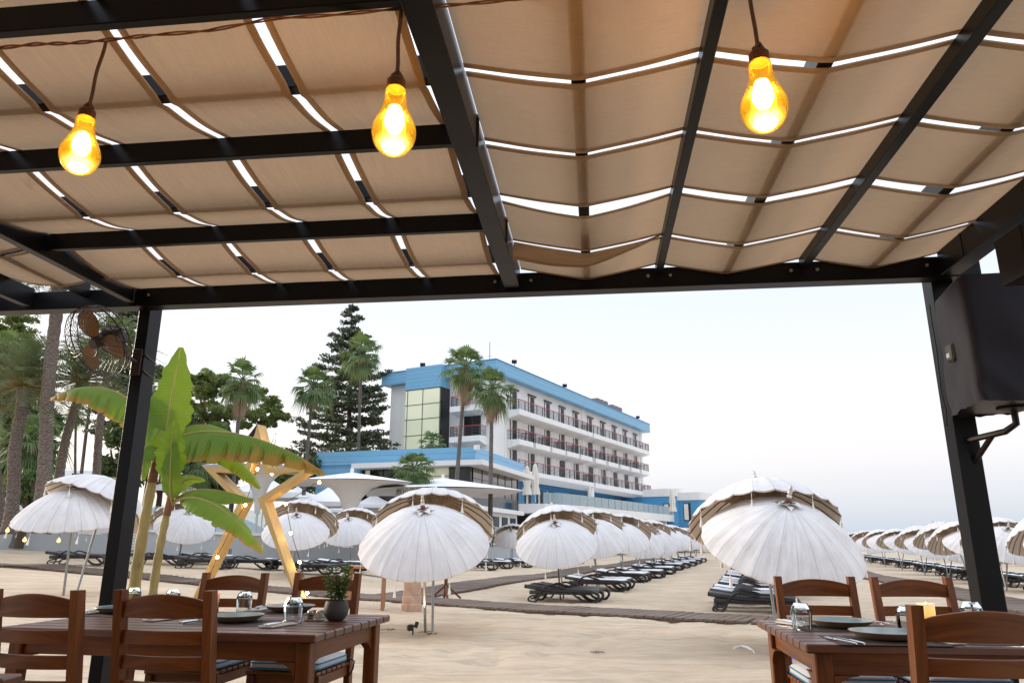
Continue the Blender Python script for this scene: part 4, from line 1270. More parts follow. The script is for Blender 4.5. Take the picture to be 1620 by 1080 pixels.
# ================================================================ SMALL THINGS ON THE SAND
o = thing('spotlight', 'small black spike spotlight with lit lens at the central parasol foot', 'spotlight', gp(655,1001), 0)
g = MB(); g.box((-.06,0,.09),(.09,.10,.10),ch=.012)
for k in range(4): g.box((-.115,0,.055+k*.022),(.02,.09,.008))
g.tube([(-.02,0,-.05),(-.02,0,.10),(.02,0,.14)], .012, 6); g.build('housing', M['strap'], o)
lm = Matrix.Translation((.025,0,.09)) @ Matrix.Rotation(R(14),4,'Y')
g = MB(); g.lathe([(.001,0),(.030,0),(.034,.10),(.028,.10),(.026,.02)], 16, lm); g.build('snoot', M['strap'], o)
g = MB(); g.lathe([(.001,.092),(.027,.092)], 16, lm); g.build('lens', emit('spot_lens', (1,.78,.45), 12), o)
sp_l = bpy.data.lights.new('spotlight_lamp','SPOT'); sp_l.energy = 14; sp_l.color = (1,.70,.34); sp_l.spot_size = R(46); sp_l.spot_blend = .6; sp_l.shadow_soft_size = .03
so_ = bpy.data.objects.new('spotlight_lamp', sp_l); C.objects.link(so_); so_.parent = o
so_.location = (.055,0,.215); so_.rotation_euler = (Vector((-.35,.0,-1))).to_track_quat('-Z','Y').to_euler(); so_.rotation_euler = (R(180)-R(6),R(8),0)
# stone column
o = thing('stone_column', 'stout salmon coloured stone column behind the central parasol', 'column', gp(651,965), 0)
t = NT('salmon_stone'); n_ = t.noise(t.obj, 6, 6, .7, .5)
M['salmon'] = t.surf(t.pbr(t.ramp(n_, [(.3,(.36,.21,.145)),(.6,(.50,.33,.24)),(.8,(.58,.43,.34))]), .8, t.bump(n_, .4, .02)).outputs[0])
g = MB(); g.lathe([(.20,.33),(.195,.6),(.19,1.15),(.19,1.18)], 10); g.build('shaft', M['salmon'], o, 30)
g = MB(); g.lathe([(.235,-.05),(.235,.13),(.215,.15),(.215,.30),(.20,.325)], 10); g.build('plinth', M['salmon'], o, 30)
g = MB(); g.lathe([(.19,1.16),(.24,1.2),(.24,1.28),(.001,1.29)], 10); g.build('capital', M['salmon'], o, 30)
# tripod stand
o = thing('wooden_stand', 'reddish wooden post on splayed feet right of the central parasol pole', 'stand', gp(705,948), 0)
g = MB(); g.box((0,0,.78),(.085,.085,1.4),ch=.006); g.build('post', M['redwood'], o)
for a in (.2,1.77,3.34,4.91):
    g = MB(); g.bar((.04*math.cos(a),.04*math.sin(a),.34),(.40*math.cos(a),.40*math.sin(a),.03),.06,.05); g.build('foot', M['redwood'], o)
# plank table
c = atd(585,896,17.5); zt = c.z
o = thing('plank_table', 'small reddish plank table left behind the central parasol', 'table', (c.x-.05,17.5,ground(c.x,17.5)), R(8))
hz = zt-ground(c.x,17.5)
g = MB()
for k in range(6): g.box((0,-.375+k*.15,hz),(.95,.143,.05),ch=.006)
g.build('tabletop', M['salmonwood'], o)
for sx in (-1,1):
    for sy in (-1,1):
        g = MB(); g.box((sx*.38,sy*.32,(hz-.03)/2),(.08,.08,hz-.03)); g.build('leg', M['salmonwood'], o)
# red tealight at left
o = thing('tealight', 'small glowing red tealight lantern on the sand at left', 'tealight', Vector(atd(81.5,926,15.0)), 0)
g = MB(); g.lathe([(.001,-.16),(.05,-.16),(.055,-.02),(.04,.0),(.001,.0)], 14); g.build('holder', plain('dark_red_glass',(.14,.02,.012),.3), o)
g = MB(); g.lathe([(.001,.012),(.035,.012),(.040,.045),(.02,.062),(.001,.066)], 14); g.build('glow', emit('red_glow',(1,.16,.05),1.6), o, 180)
o.location.z = ground(o.location.x, 15.0)+.16
# violet led strip and white strip
g = MB(); A_ = [gp(1236,1037),gp(1248,1040),gp(1262,1043),gp(1280,1046),gp(1310,1046)]
ps = []
for a,b in zip(A_,A_[1:]):
    for j in range(5): ps.append(a.lerp(b,j/5)+Vector((0,0,.02)))
g.tube(ps, .022, 6); tag(g.build('led_strip', emit('violet_led',(.22,.14,1),.22), None, 60), 'violet glowing light strip lying on the sand under the right table', 'light strip')
g = MB(); A_ = [gp(1158,1031),gp(1163,1026),gp(1172,1024),gp(1183,1026),gp(1190,1030),gp(1194,1035)]
g.tube([p+Vector((0,0,.02)) for p in A_], [.006,.016,.02,.02,.016,.006], 6); tag(g.build('plastic_strip', M['white'], None, 60), 'curved white plastic strip lying on the bare sand', 'plastic strip')
# small dark bits of seaweed
M['weed'] = plain('dry_seaweed', (.08,.055,.035), .95, .4, 30)
for k, (px, py) in enumerate(((597,997),(618,996),(684,1003),(672,1000),(943,1032))):
    p = gp(px,py); g = MB()
    for j in range(7):
        a = j*1.7+k; q = Vector((math.cos(a),math.sin(a),0))
        g.tube([q*.02,q*.06+Vector((.02,.01,.012)),q*(.09+.02*(j%3))], .004, 4)
    ob = g.build('seaweed', M['weed']); ob.location = p+Vector((0,0,.006))
    tag(ob, ['dry seaweed scrap beside the left table corner','dry seaweed scrap left of the spotlight','dry seaweed scrap right of the parasol foot','dry seaweed scrap at the parasol foot','dry seaweed scrap alone on the open sand'][k], 'seaweed', 'scraps of seaweed')
# ================================================================ PLANTS AND TREES
rt = random.Random(11)
t = NT('banana_leaf'); uv = t.uv; su = t.n('SeparateXYZ', {0: uv}).outputs
vein = t.n('TexWave', {'Vector': t.mapping(uv,(1,.16,1)), 'Scale': 26.0, 'Distortion': 1.2, 'Detail': 2}).outputs['Fac']
nz = t.noise(t.obj, 5, 4)
oi = t.n('ObjectInfo').outputs['Random']
c = t.mix(nz, (.030,.100,.003), (.092,.185,.006))
c = t.mix(t.math('MULTIPLY', oi, .35), c, (.02,.075,.004))
c = t.mix(t.math('MULTIPLY', vein, .42), c, (.24,.36,.03))
mid = t.ramp(t.math('ABSOLUTE', t.math('SUBTRACT', su[1], .5)), [(.012,(1,1,1)),(.03,(0,0,0))])
c = t.mix(mid, c, (.38,.34,.08))
att = t.n('Attribute', attribute_name='brown').outputs['Fac']
br = t.ramp(t.math('ADD', att, t.math('MULTIPLY', t.math('SUBTRACT', t.noise(t.mapping(uv,(18,2,1)),1.0,4), .5), .9)), [(.35,(0,0,0)),(.55,(1,1,1))])
c = t.mix(br, c, t.mix(nz,(.16,.06,.015),(.42,.22,.03)))
p_ = t.pbr(c, .42, t.bump(vein, .35, .01), **{'Specular IOR Level': .3})
tr_ = t.n('BsdfTranslucent', {'Color': t.mix(.35, c, (.45,.58,.05))})
M['banana'] = t.surf(t.n('MixShader', {0: .42, 1: p_.outputs[0], 2: tr_.outputs[0]}).outputs[0])
t = NT('banana_stem'); n1 = t.noise(t.mapping(t.obj,(6,6,1.2)),1.0,5); n2 = t.n('TexVoronoi', {'Vector': t.mapping(t.obj,(3,3,2.2)), 'Scale': 1.0}).outputs['Distance']
c = t.ramp(n1, [(.3,(.15,.105,.03)),(.55,(.29,.22,.075)),(.8,(.38,.29,.13))]); c = t.mix(t.ramp(n2,[(.16,(1,1,1)),(.30,(0,0,0))]), c, (.06,.025,.012))
M['bstem'] = t.surf(t.pbr(c, .6, t.bump(n1,.3,.01)).outputs[0])
M['bstalk'] = plain('banana_stalk', (.24,.17,.05), .5, .3, 8)
M['bsheath'] = plain('dry_brown_sheath', (.14,.055,.025), .8, .5, 9, bump=.4)
def bez(P, n):
    P = [Vector(p) for p in P]; out = []
    for i in range(n+1):
        u = i/n; Q = list(P)
        while len(Q) > 1: Q = [a.lerp(b,u) for a,b in zip(Q,Q[1:])]
        out.append(Q[0])
    return out
def banana_leaf(par, ctl, wid, nrm, fold=.25, brown=0.0, tear=.0, stalk=.12, seed=0, droop=0.0):
    """ctl: bezier of the midrib; nrm: rough normal of the blade."""
    n = 110; mid = bez(ctl, n); rs = random.Random(seed)
    g = MB(); vs = []; bw = []; fs = []; uvs = []
    m = 10
    ph = rs.random()*9
    for i, p in enumerate(mid):
        u = i/n
        d = (mid[min(i+1,n)]-mid[max(i-1,0)]).normalized()
        s = d.cross(Vector(nrm)).normalized(); nn = s.cross(d)
        k = max(0,(u-stalk)/(1-stalk))
        w_ = wid*(math.sin(PI*min(1,k**.62*.97+.02))**.62)*(1-.12*k) if k > 0 else .004
        w_ = max(.003, w_)
        for j in range(m+1):
            v = j/m*2-1
            ed = 1+.07*math.sin(u*23+ph+(v>0)*2)*abs(v)+.05*math.sin(u*61+ph)*abs(v)
            if tear and abs(v) > .45 and k > .05:
                ed *= 1-tear*(.6+1.4*k)*max(0,math.sin(u*88+ph+(2 if v>0 else 0)+1.5*math.sin(u*19)))**9*abs(v)
            off = s*(v*w_*ed*(1-.12*abs(v))) - nn*(abs(v)**1.5*fold*w_) - Vector((0,0,droop*w_*abs(v)**1.3)) + nn*(.045*w_*math.sin(u*40+v*2+ph)*abs(v))
            vs.append(p+off); bw.append(max(0,min(1,(brown*1.35*(abs(v)**3*.62+k**3*.75)-.0))) if brown else 0)
    for i in range(n):
        for j in range(m):
            a = i*(m+1)+j; fs.append((a,a+m+1,a+m+2,a+1)); uvs.append([(i/n,j/m),((i+1)/n,j/m),((i+1)/n,(j+1)/m),(i/n,(j+1)/m)])
    g.add(vs, fs, uvs); o = g.build('leaf', M['banana'], par, 180)
    at = o.data.attributes.new('brown','FLOAT','POINT'); at.data.foreach_set('value', bw)
    g = MB(); q = mid[:int(n*.93)]
    g.tube([p - Vector((0,0,.006)) for p in q], [max(.005,.024*(1-i/len(q))**.8) for i in range(len(q))], 6); g.build('midrib', M['bstalk'], o)
BD = 13.0
def BP(x, y, dd=0.0): return atd(x, y, BD+dd)
b1 = thing('banana_plant', 'taller banana plant with a big upright leaf right of the left post', 'banana plant', Vector((BP(212,940).x,BD,0)), 0, 'banana plants')
b2 = thing('banana_plant', 'lower banana plant with drooping leaves in front of the star', 'banana plant', Vector((BP(240,945,-.6).x,BD-.6,0)), 0, 'banana plants')
for b in (b1,b2): b.location.z = ground(b.location.x, b.location.y)
def Lc(b, pts): return [BP(x,y,d)-Vector(b.location) for x,y,d in pts]
def stem(b, pts, r0, r1):
    g = MB(); P = bez(Lc(b,pts), 22); g.tube([Vector((P[0].x-.02,P[0].y,-.1))]+P, [r0]+[r0+(r1-r0)*i/22+.006*math.sin(i*1.9) for i in range(23)], 14); g.build('stem', M['bstem'], b, 60)
    g = MB(); k = P[16:]
    g.tube([p+Vector((.012,-.02,0)) for p in k], [r1*1.15*(1-.06*i) for i in range(len(k))], 10); g.build('dry_sheath', M['bsheath'], b, 60)
stem(b1, [(210,950,0),(222,850,0),(238,780,0),(252,700,0)], .100, .070)
stem(b2, [(240,955,-.6),(248,880,-.6),(262,820,-.6),(272,775,-.6)], .070, .055)
F = (0,-1,.15)
banana_leaf(b1, Lc(b1,[(256,735,0),(262,680,.0),(272,625,0),(286,549,.1)]), .44, (.12,-1,.1), .10, 0, .03, .26, 1)
banana_leaf(b1, Lc(b1,[(254,720,0),(235,640,.1),(190,600,.2),(130,600,.3),(79,630,.35)]), .33, (0,-.35,1), .2, .7, .42, .2, 2, .95)
banana_leaf(b1, Lc(b1,[(257,715,0),(280,672,-.2),(340,675,-.3),(425,680,-.4),(514,748,-.4)]), .36, (.1,-.5,1), .2, .72, .75, .16, 3, 1.05)
banana_leaf(b1, Lc(b1,[(258,715,0),(280,672,.35),(320,655,.5),(375,690,.6)]), .30, (.1,-.6,1), .15, .1, .05, .15, 4, .5)
banana_leaf(b1, Lc(b1,[(262,720,.1),(300,680,.2),(350,690,.25),(385,730,.2),(412,772,.1)]), .29, (.5,-.6,.7), .25, .35, .12, .2, 5, .4)
banana_leaf(b1, Lc(b1,[(252,730,0),(245,670,.2),(232,640,.1),(212,625,0)]), .34, (-.2,-.9,.2), .2, 0, .0, .2, 6)
banana_leaf(b1, Lc(b1,[(250,740,0),(236,690,-.2),(222,690,-.3),(226,760,-.4)]), .36, (-.3,-.9,.2), .3, .25, .1, .2, 7)
banana_leaf(b2, Lc(b2,[(272,775,-.6),(262,740,-.75),(272,700,-.9),(276,665,-.9)][::1]), .30, (.05,-1,.1), .12, 0, .05, .2, 8)
banana_leaf(b2, Lc(b2,[(272,800,-.6),(268,760,-.8),(268,730,-.9),(276,680,-.8)]), .22, (-.2,-1,.1), .12, 0, .05, .1, 18)
banana_leaf(b2, Lc(b2,[(273,795,-.6),(300,762,-.6),(350,772,-.6),(402,790,-.6)]), .26, (.1,-.5,1), .25, .15, .10, .12, 9, .6)
banana_leaf(b2, Lc(b2,[(274,795,-.6),(310,770,-.9),(355,800,-1.1),(385,830,-1.1),(417,874,-1.1)]), .28, (.55,-.6,.6), .2, .5, .18, .14, 10, .3)
banana_leaf(b2, Lc(b2,[(273,790,-.6),(280,760,-.2),(295,750,0),(325,760,.2)]), .17, (.3,-.8,.5), .25, .1, .0, .15, 12)
banana_leaf(b2, Lc(b2,[(270,785,-.6),(262,750,-.3),(256,735,-.2),(250,760,0)]), .16, (-.5,-.8,.3), .25, .3, .0, .15, 13)

# ---------------------------------------------------------------- trunks
t = NT('palm_trunk'); P_ = t.obj; zz = t.n('SeparateXYZ', {0: P_}).outputs[2]
rg = t.n('TexWave', {'Vector': t.mapping(P_,(.2,.2,1)), 'Scale': 5.0, 'Distortion': 2.5, 'Detail': 3}, bands_direction='Z').outputs['Fac']
n1 = t.noise(P_, 6, 5)
M['ptrunk'] = t.surf(t.pbr(t.mix(t.math('MULTIPLY', rg, .6), t.ramp(n1,[(.3,(.12,.10,.09)),(.7,(.24,.21,.19))]), (.07,.055,.05)), .9, t.bump(rg,.7,.04)).outputs[0])
t = NT('date_palm_trunk'); P_ = t.obj
v = t.n('TexVoronoi', {'Vector': t.mapping(P_,(10,10,20)), 'Scale': 1.0}).outputs['Distance']; n1 = t.noise(P_, 9, 5)
M['dtrunk'] = t.surf(t.pbr(t.mix(t.ramp(v,[(.1,(0,0,0)),(.75,(1,1,1))]), (.26,.21,.18), t.mix(n1,(.09,.065,.05),(.17,.13,.11))), .9, t.bump(t.math('SUBTRACT',1.0,v),1.0,.08)).outputs[0])
M['bark'] = plain('pine_bark', (.075,.052,.040), .95, .35, 3, bump=.7)
M['fan_leaf'] = mk_leaf('fan_palm_leaf', (.055,.105,.03), (.13,.19,.06), (.25,.33,.08), .9)
M['date_leaf'] = mk_leaf('date_palm_leaf', (.065,.105,.05), (.16,.21,.10), (.25,.3,.12), 1.2)
M['dead'] = plain('dead_frond', (.36,.245,.165), .95, .35, 2.5)
M['needle'] = mk_leaf('pine_needles', (.065,.10,.024), (.22,.26,.06), (.25,.3,.07), 1.1)
M['dark_needle'] = mk_leaf('araucaria_needles', (.045,.062,.036), (.125,.145,.075), (.15,.17,.07), 1.0)
M['shrub'] = mk_leaf('garden_leaves', (.032,.06,.02), (.10,.14,.045), (.18,.24,.06), 1.0)

def fan_palm(px, ptop, d, cr_px, lab, lean=0.0, pxb=None, skirt=1.0, nf=34, zb=1.2, tr_w=.17, seed=0, curve=0.0):
    top = atd(px, ptop, d); r_ = random.Random(seed+77)
    bx = atd(pxb if pxb is not None else px, 760, d).x
    o = thing('fan_palm', lab, 'palm tree', (bx,d,zb), 0, 'fan palms around the hotel garden')
    H = Vector((top.x-bx, 0, top.z-zb)); s = cr_px*d/1150*1.12
    c = H
    g = MB(); n = 18
    P = [Vector((H.x*(i/n)**(1.0+curve)+.0, .12*math.sin(i*.3), H.z*i/n)) for i in range(n+1)]
    g.tube(P, [tr_w*(1.25 if i == 0 else 1)*(1-.32*i/n)+.006*r_.uniform(-1,1) for i in range(n+1)], 10); g.build('trunk', M['ptrunk'], o, 60)
    gl = MB(); gd = MB()
    def frond(g, az, el, L, droop, W):
        d0 = Vector((math.cos(az)*math.cos(el),math.sin(az)*math.cos(el),math.sin(el)))
        sdv = Vector((-math.sin(az),math.cos(az),0))
        hub = c+d0*L*.50+Vector((0,0,-droop*L*.12))
        g.tube([c,hub], .02*s, 3, cap=False)
        up_ = sdv.cross(d0)*-1
        nl = 15
        for k in range(nl):
            a = (k/(nl-1)-.5)*2.5
            dd = (d0*math.cos(a)+sdv*math.sin(a)).normalized()
            ln = L*.66*(1-.22*abs(a)/1.25)*r_.uniform(.9,1.08)
            pd = dd.cross(up_).normalized()*L*.030
            m_ = hub+dd*ln*.55+Vector((0,0,-droop*ln*.10)); e = hub+dd*ln*.92+Vector((0,0,-droop*ln*r_.uniform(.55,1.15)))
            g.add([hub,m_+pd,m_-pd,e], [(0,2,1),(1,2,3)])
    for i in range(nf):
        u = (i+.5)/nf
        el = R(84)-u**.85*R(135); az = i*2.39996+r_.uniform(-.25,.25)
        frond(gl, az, el+r_.uniform(-.12,.12), s*r_.uniform(.85,1.15), .25+.75*u, 1)
    gl.build('crown', M['fan_leaf'], o, 0)
    ns = int(46*skirt)
    for i in range(ns):
        az = r_.random()*6.28; a0 = Vector((math.cos(az),math.sin(az),0))
        k = r_.random(); z0 = -s*(.05+.45*k*skirt)
        p0 = c+a0*.14+Vector((0,0,z0)); ln = s*r_.uniform(.45,.85)*(.6+.4*skirt)
        p1 = p0+a0*s*r_.uniform(.10,.34)*(1-.5*k)+Vector((0,0,-ln*.45)); p2 = p1+a0*s*r_.uniform(-.08,.06)+Vector((0,0,-ln*.7))
        sv = Vector((-a0.y,a0.x,0))
        for q in range(4):
            o2 = sv*s*(q-1.5)*.035
            w_ = sv*s*.022
            gd.add([p0,p1+o2+w_,p1+o2-w_,p2+o2*1.6+Vector((0,0,-.05*q))], [(0,2,1),(1,2,3)])
    if ns: gd.build('dead_fronds', M['dead'], o, 0)
    return o
fan_palm(737, 580, 52, 36, 'tall fan palm in front of the hotel, left of the twin pair', pxb=717, skirt=1.5, seed=1, nf=30, curve=.1)
fan_palm(779, 612, 50, 34, 'shorter fan palm in front of the hotel, right of the twin pair', pxb=776, skirt=1.5, seed=2, nf=30, curve=1.3)
fan_palm(573, 560, 60, 34, 'slender fan palm standing against the dark araucaria', pxb=566, skirt=.8, seed=3, tr_w=.16, nf=24)
fan_palm(497, 610, 55, 33, 'leaning fan palm left of the araucaria', pxb=480, skirt=.8, seed=4, curve=.4)
fan_palm(384, 600, 50, 36, 'fan palm with a long dead skirt in front of the stone pine', pxb=369, skirt=1.5, seed=5, nf=26)
fan_palm(655, 742, 45, 31, 'low pale green fan palm in front of the glass hall', skirt=0, seed=6, nf=40)
fan_palm(683, 700, 62, 20, 'small dark palm standing in for a reflection in the gold tower glass', skirt=.2, seed=7, nf=26)  # modelled palm stands in for one mirrored in the tower glass
fan_palm(325, 596, 82, 16, 'small distant palm tip above the stone pine', skirt=.2, seed=8, nf=20)
fan_palm(122, 655, 62, 20, 'distant thin palm left of the left post', pxb=130, skirt=.3, seed=9, tr_w=.13, nf=24)
fan_palm(146, 625, 60, 18, 'distant thin dark palm beside the left post', pxb=127, skirt=.3, seed=10, tr_w=.16, nf=22)
fan_palm(236, 610, 44, 22, 'palm with a pale dead skirt peeping right of the left post', pxb=214, skirt=1.6, seed=12, nf=16)
fan_palm(318, 735, 46, 30, 'low dark palm behind the banana leaves', skirt=.3, seed=13, nf=34)
fan_palm(1096, 838, 78, 13, 'small palm at the end of the blue pavilion', skirt=0, seed=14, nf=26)
fan_palm(52, 700, 38, 48, 'bushy palm between the two left date palm trunks', pxb=40, skirt=.5, seed=15, nf=40, tr_w=.2)

def date_palm(px, ptop, d, pxb, lab, Lf=2.6, nf=74, tr_w=.19, zb=1.8, seed=0, up=.5):
    top = atd(px, ptop, d); r_ = random.Random(seed)
    bx = atd(pxb, 780, d).x
    o = thing('date_palm', lab, 'palm tree', (bx,d,zb), 0, 'date palms at the left')
    H = Vector((top.x-bx,0,top.z-zb)); g = MB(); n = 40
    P = [Vector((H.x*(i/n)**1.15,.1*math.sin(i*.2),H.z*i/n)) for i in range(n+1)]
    g.tube(P, [tr_w*(1.15-.2*i/n+.45*max(0,(i/n-.80)/.2)**1.2)+.018*(i%2) for i in range(n+1)], 14); g.build('trunk', M['dtrunk'], o, 40)
    gl = MB(); gs = MB(); c = H
    for i in range(nf):
        u = (i+.5)/nf; el = R(86)-u*R(100); az = i*2.39996+r_.uniform(-.2,.2); L = Lf*r_.uniform(.85,1.1)
        d0 = Vector((math.cos(az)*math.cos(el),math.sin(az)*math.cos(el),math.sin(el))); h0 = Vector((math.cos(az),math.sin(az),0))
        e = c+d0*L*.75+h0*L*.25-Vector((0,0,L*(.10+.30*u)))
        mid = bez([c, c+d0*L*.55, e], 22)
        gs.tube(mid[:16], [.030*(1-k/18) for k in range(16)], 4, cap=False)
        for k in range(4,23):
            p = mid[k]; dd = (mid[min(k+1,22)]-mid[k-1]).normalized(); sv = dd.cross(Vector((0,0,1))).normalized(); uv_ = sv.cross(dd)
            ll = L*.23*math.sin(PI*(.12+.80*k/23))
            for s in (-1,1):
                q = (sv*s*.75+dd*.75+uv_*.35+Vector((r_.uniform(-.15,.15),)*3)).normalized()
                wv = dd*.034
                gl.add([p-wv,p+wv,p+q*ll-Vector((0,0,ll*.22))], [(0,1,2)])
    gs.build('frond_stalks', M['bstalk'], o); gl.build('crown', M['date_leaf'], o, 0)
date_palm(37, 612, 27, 22, 'stout date palm with a shaggy crown at far left', Lf=2.7, seed=1)
date_palm(92, 440, 26, 68, 'thick tall palm trunk rising behind the pergola at left', Lf=2.6, seed=2, tr_w=.20)
date_palm(128, 603, 29, 84, 'leaning date palm behind the fan', Lf=2.3, seed=3, tr_w=.15)
date_palm(172, 560, 33, 150, 'date palm crown showing between the fan and the left post', Lf=2.5, seed=6, tr_w=.15)
fan_palm(8, 560, 40, 40, 'tall fan palm at the left edge under the pergola roof', pxb=4, skirt=.9, seed=21, nf=34)
fan_palm(345, 690, 58, 26, 'dark palm between the banana leaf and the star', skirt=.5, seed=22, nf=32)
date_palm(-14, 640, 30, 8, 'date palm cut by the left edge of the photo', Lf=2.4, seed=4, tr_w=.18)

def leaf_cloud(g, c, rad, n, sz, r_, flat=1.0):
    for _ in range(n):
        while True:
            p = Vector((r_.uniform(-1,1),r_.uniform(-1,1),r_.uniform(-1,1)))
            if .15 < p.length < 1: break
        p *= (1 if r_.random() < .75 else 1.18)
        q = Vector(c)+Vector((p.x*rad[0],p.y*rad[1],p.z*rad[2]*flat))
        a = Vector((r_.gauss(0,1),r_.gauss(0,1),r_.gauss(0,1))).normalized(); b = a.cross(Vector((r_.gauss(0,1),r_.gauss(0,1),r_.gauss(0,1)))).normalized()
        s = sz*r_.uniform(.6,1.4)
        g.add([q-a*s,q+b*s*.45,q+a*s,q-b*s*.45], [(0,1,2,3)])
# stone pine
def stone_pine(lab, cpx, d, blobs, trunks, zb=1.3):
    bx = atd(cpx,760,d).x; o = thing('stone_pine', lab, 'tree', (bx,d,zb), 0); L = Vector(o.location); r_ = random.Random(3)
    g = MB()
    for tr in trunks:
        P = [atd(x,y,d+dd)-L for x,y,dd in tr[0]]; P = bez(P,10); g.tube(P, [tr[1]*(1-.6*i/10) for i in range(11)], 8)
    g.build('trunk', M['bark'], o, 60)
    gl = MB()
    for (x,y,rx,ry) in blobs:
        for s in range(5):
            c0 = atd(x+r_.uniform(-.5,.5)*rx, y+r_.uniform(-.35,.35)*ry, d+r_.uniform(-3,3))-L
            rr = rx*d/1150
            for k in range(5):
                c = c0+Vector((r_.uniform(-.6,.6)*rr,r_.uniform(-.9,.9)*rr,r_.uniform(-.3,.3)*rr))
                leaf_cloud(gl, c, (rr*.34,rr*.34,rr*.20), 70, .17, r_)
    gl.build('crown', M['needle'], o, 0)
stone_pine('broad umbrella shaped stone pine behind the fan palm', 395, 70,
  [(300,640,22,22),(320,622,24,18),(345,608,26,16),(372,612,26,18),(400,625,24,18),(425,640,20,16),(440,655,14,10),(330,650,26,16),(360,650,24,16),(305,668,18,12),(400,655,22,14),(345,670,14,8),(420,668,16,10),(385,672,10,6),(312,600,16,12),(335,596,18,9)],
  [([(352,760,0),(350,720,0),(340,690,0),(320,650,0)],.45),([(352,755,0),(375,715,0),(400,690,0),(420,655,0)],.42),([(372,740,1),(372,700,1),(360,680,1),(350,640,1)],.35)])
def araucaria(lab, px, ptop, pbot, d, wpx, seed, zb=1.3, dens=1.0, mat='dark_needle', tiers=17):
    bx = atd(px,760,d).x; top = atd(px+4,ptop,d); o = thing('norfolk_pine', lab, 'tree', (bx,d,zb), 0, 'tall tiered conifers'); r_ = random.Random(seed)
    H = Vector((top.x-bx,0,top.z-zb)); zlo = atd(px,pbot,d).z-zb
    g = MB(); g.tube([H*(i/12) for i in range(13)], [.42*(1-i/12.5)+.03 for i in range(13)], 8); 
    gl = MB(); W = wpx*d/1150
    for ti in range(tiers):
        k = ti/(tiers-1); z = zlo+(H.z-zlo)*(k**.93)
        rad = W*(1-k)**.72*(.92+.2*r_.uniform(-1,1))+.35
        nb = 7 if k < .85 else 5
        for b in range(nb):
            az = 2*PI*b/nb+ti*1.1+r_.uniform(-.35,.35); zj = r_.uniform(-.38,.38); L = rad*r_.uniform(.7,1.12)
            if r_.random() < .10: continue
            h = Vector((math.cos(az),math.sin(az),0)); c = H*(min(H.z,z+zj)/H.z)
            P = bez([c, c+h*L*.5-Vector((0,0,L*.02)), c+h*L*.85-Vector((0,0,L*.05)), c+h*L+Vector((0,0,L*.12))], 10)
            g.tube(P, [.08*(1-i/11) + .012 for i in range(11)], 4, cap=False)
            sv = Vector((-h.y,h.x,0))
            for q in range(int(max(6,L*6.5)*dens)):
                u = r_.uniform(.22,1.0); p = P[min(10,int(u*10))]
                sp_ = (1-abs(u-.6))*L*.26
                cc_ = p+sv*r_.uniform(-1,1)*sp_+Vector((0,0,r_.uniform(-.05,.22)*(.5+.4*L*.3)))
                leaf_cloud(gl, cc_, (.50,.50,.16), 13, .19, r_)
    g.build('trunk', M['bark'], o, 60); gl.build('crown', M[mat], o, 0)
araucaria('tall dark tiered araucaria left of the hotel', 553, 487, 765, 80, 98, 5)
araucaria('sparse tiered conifer behind the left post', 205, 440, 690, 60, 52, 9, dens=.8)
araucaria('tall light green conifer above the fan at left', 20, 440, 640, 58, 55, 10, mat='needle', tiers=12)
def broad(lab, px, py, d, rx, ry, seed, mat='shrub', zb=1.3, n=26, sz=.2):
    c = atd(px,py,d); r_ = random.Random(seed); rr, rz_ = rx*d/1150, ry*d/1150
    o = thing('garden_tree', lab, 'tree', (c.x,d,zb), 0, 'leafy trees of the hotel garden'); cz = c.z-zb
    g = MB(); g.tube([(0,0,-.1),(.1,0,cz*.4),(0,.1,cz)], [.22,.18,.08], 8)
    for k in range(6):
        a = k*1.05; g.tube([(0,0,cz*.45),(rr*.4*math.cos(a),rr*.4*math.sin(a),cz*.8),(rr*.7*math.cos(a),rr*.7*math.sin(a),cz+rz_*.2)], [.10,.06,.02], 6)
    g.build('trunk', M['bark'], o, 60); gl = MB()
    for k in range(n):
        a = r_.random()*6.28; e = r_.uniform(-1,1); q = (1-e*e)**.5*r_.uniform(.5,.95)
        leaf_cloud(gl, (rr*q*math.cos(a),rr*q*math.sin(a),cz+rz_*e*.85), (rr*.34,rr*.34,rz_*.30), 150, sz, r_)
    gl.build('crown', M[mat], o, 0)
broad('dark broadleaf tree filling the left edge behind the palms', 8, 650, 42, 52, 90, 1, n=34)
broad('dark shrubby tree between the left date palms', 62, 690, 44, 30, 46, 2, n=20)
broad('dark tree behind the banana plant stems', 200, 715, 46, 40, 55, 3, n=24)
broad('dark shrub tree behind the big banana leaf', 262, 690, 48, 40, 60, 4, n=24)
broad('dark tree mass behind the wooden star top', 345, 745, 52, 60, 32, 5, n=26)
broad('dark bushes between the star and the araucaria', 465, 745, 60, 50, 34, 6, n=24)
broad('low bushes at the foot of the araucaria', 530, 755, 66, 40, 30, 7, n=20)
broad('olive green tree under the stone pine at left', 250, 620, 64, 40, 40, 8, mat='needle', n=18)
broad('bright green bush low behind the far left parasol', 45, 770, 36, 34, 22, 9, mat='fan_leaf', n=14, sz=.12)
broad('green tree beside the white house at left', 168, 738, 70, 14, 14, 10, mat='fan_leaf', n=10)
broad('distant green treetops beyond the lounger rows', 1130, 852, 140, 22, 7, 12, n=16, zb=0)
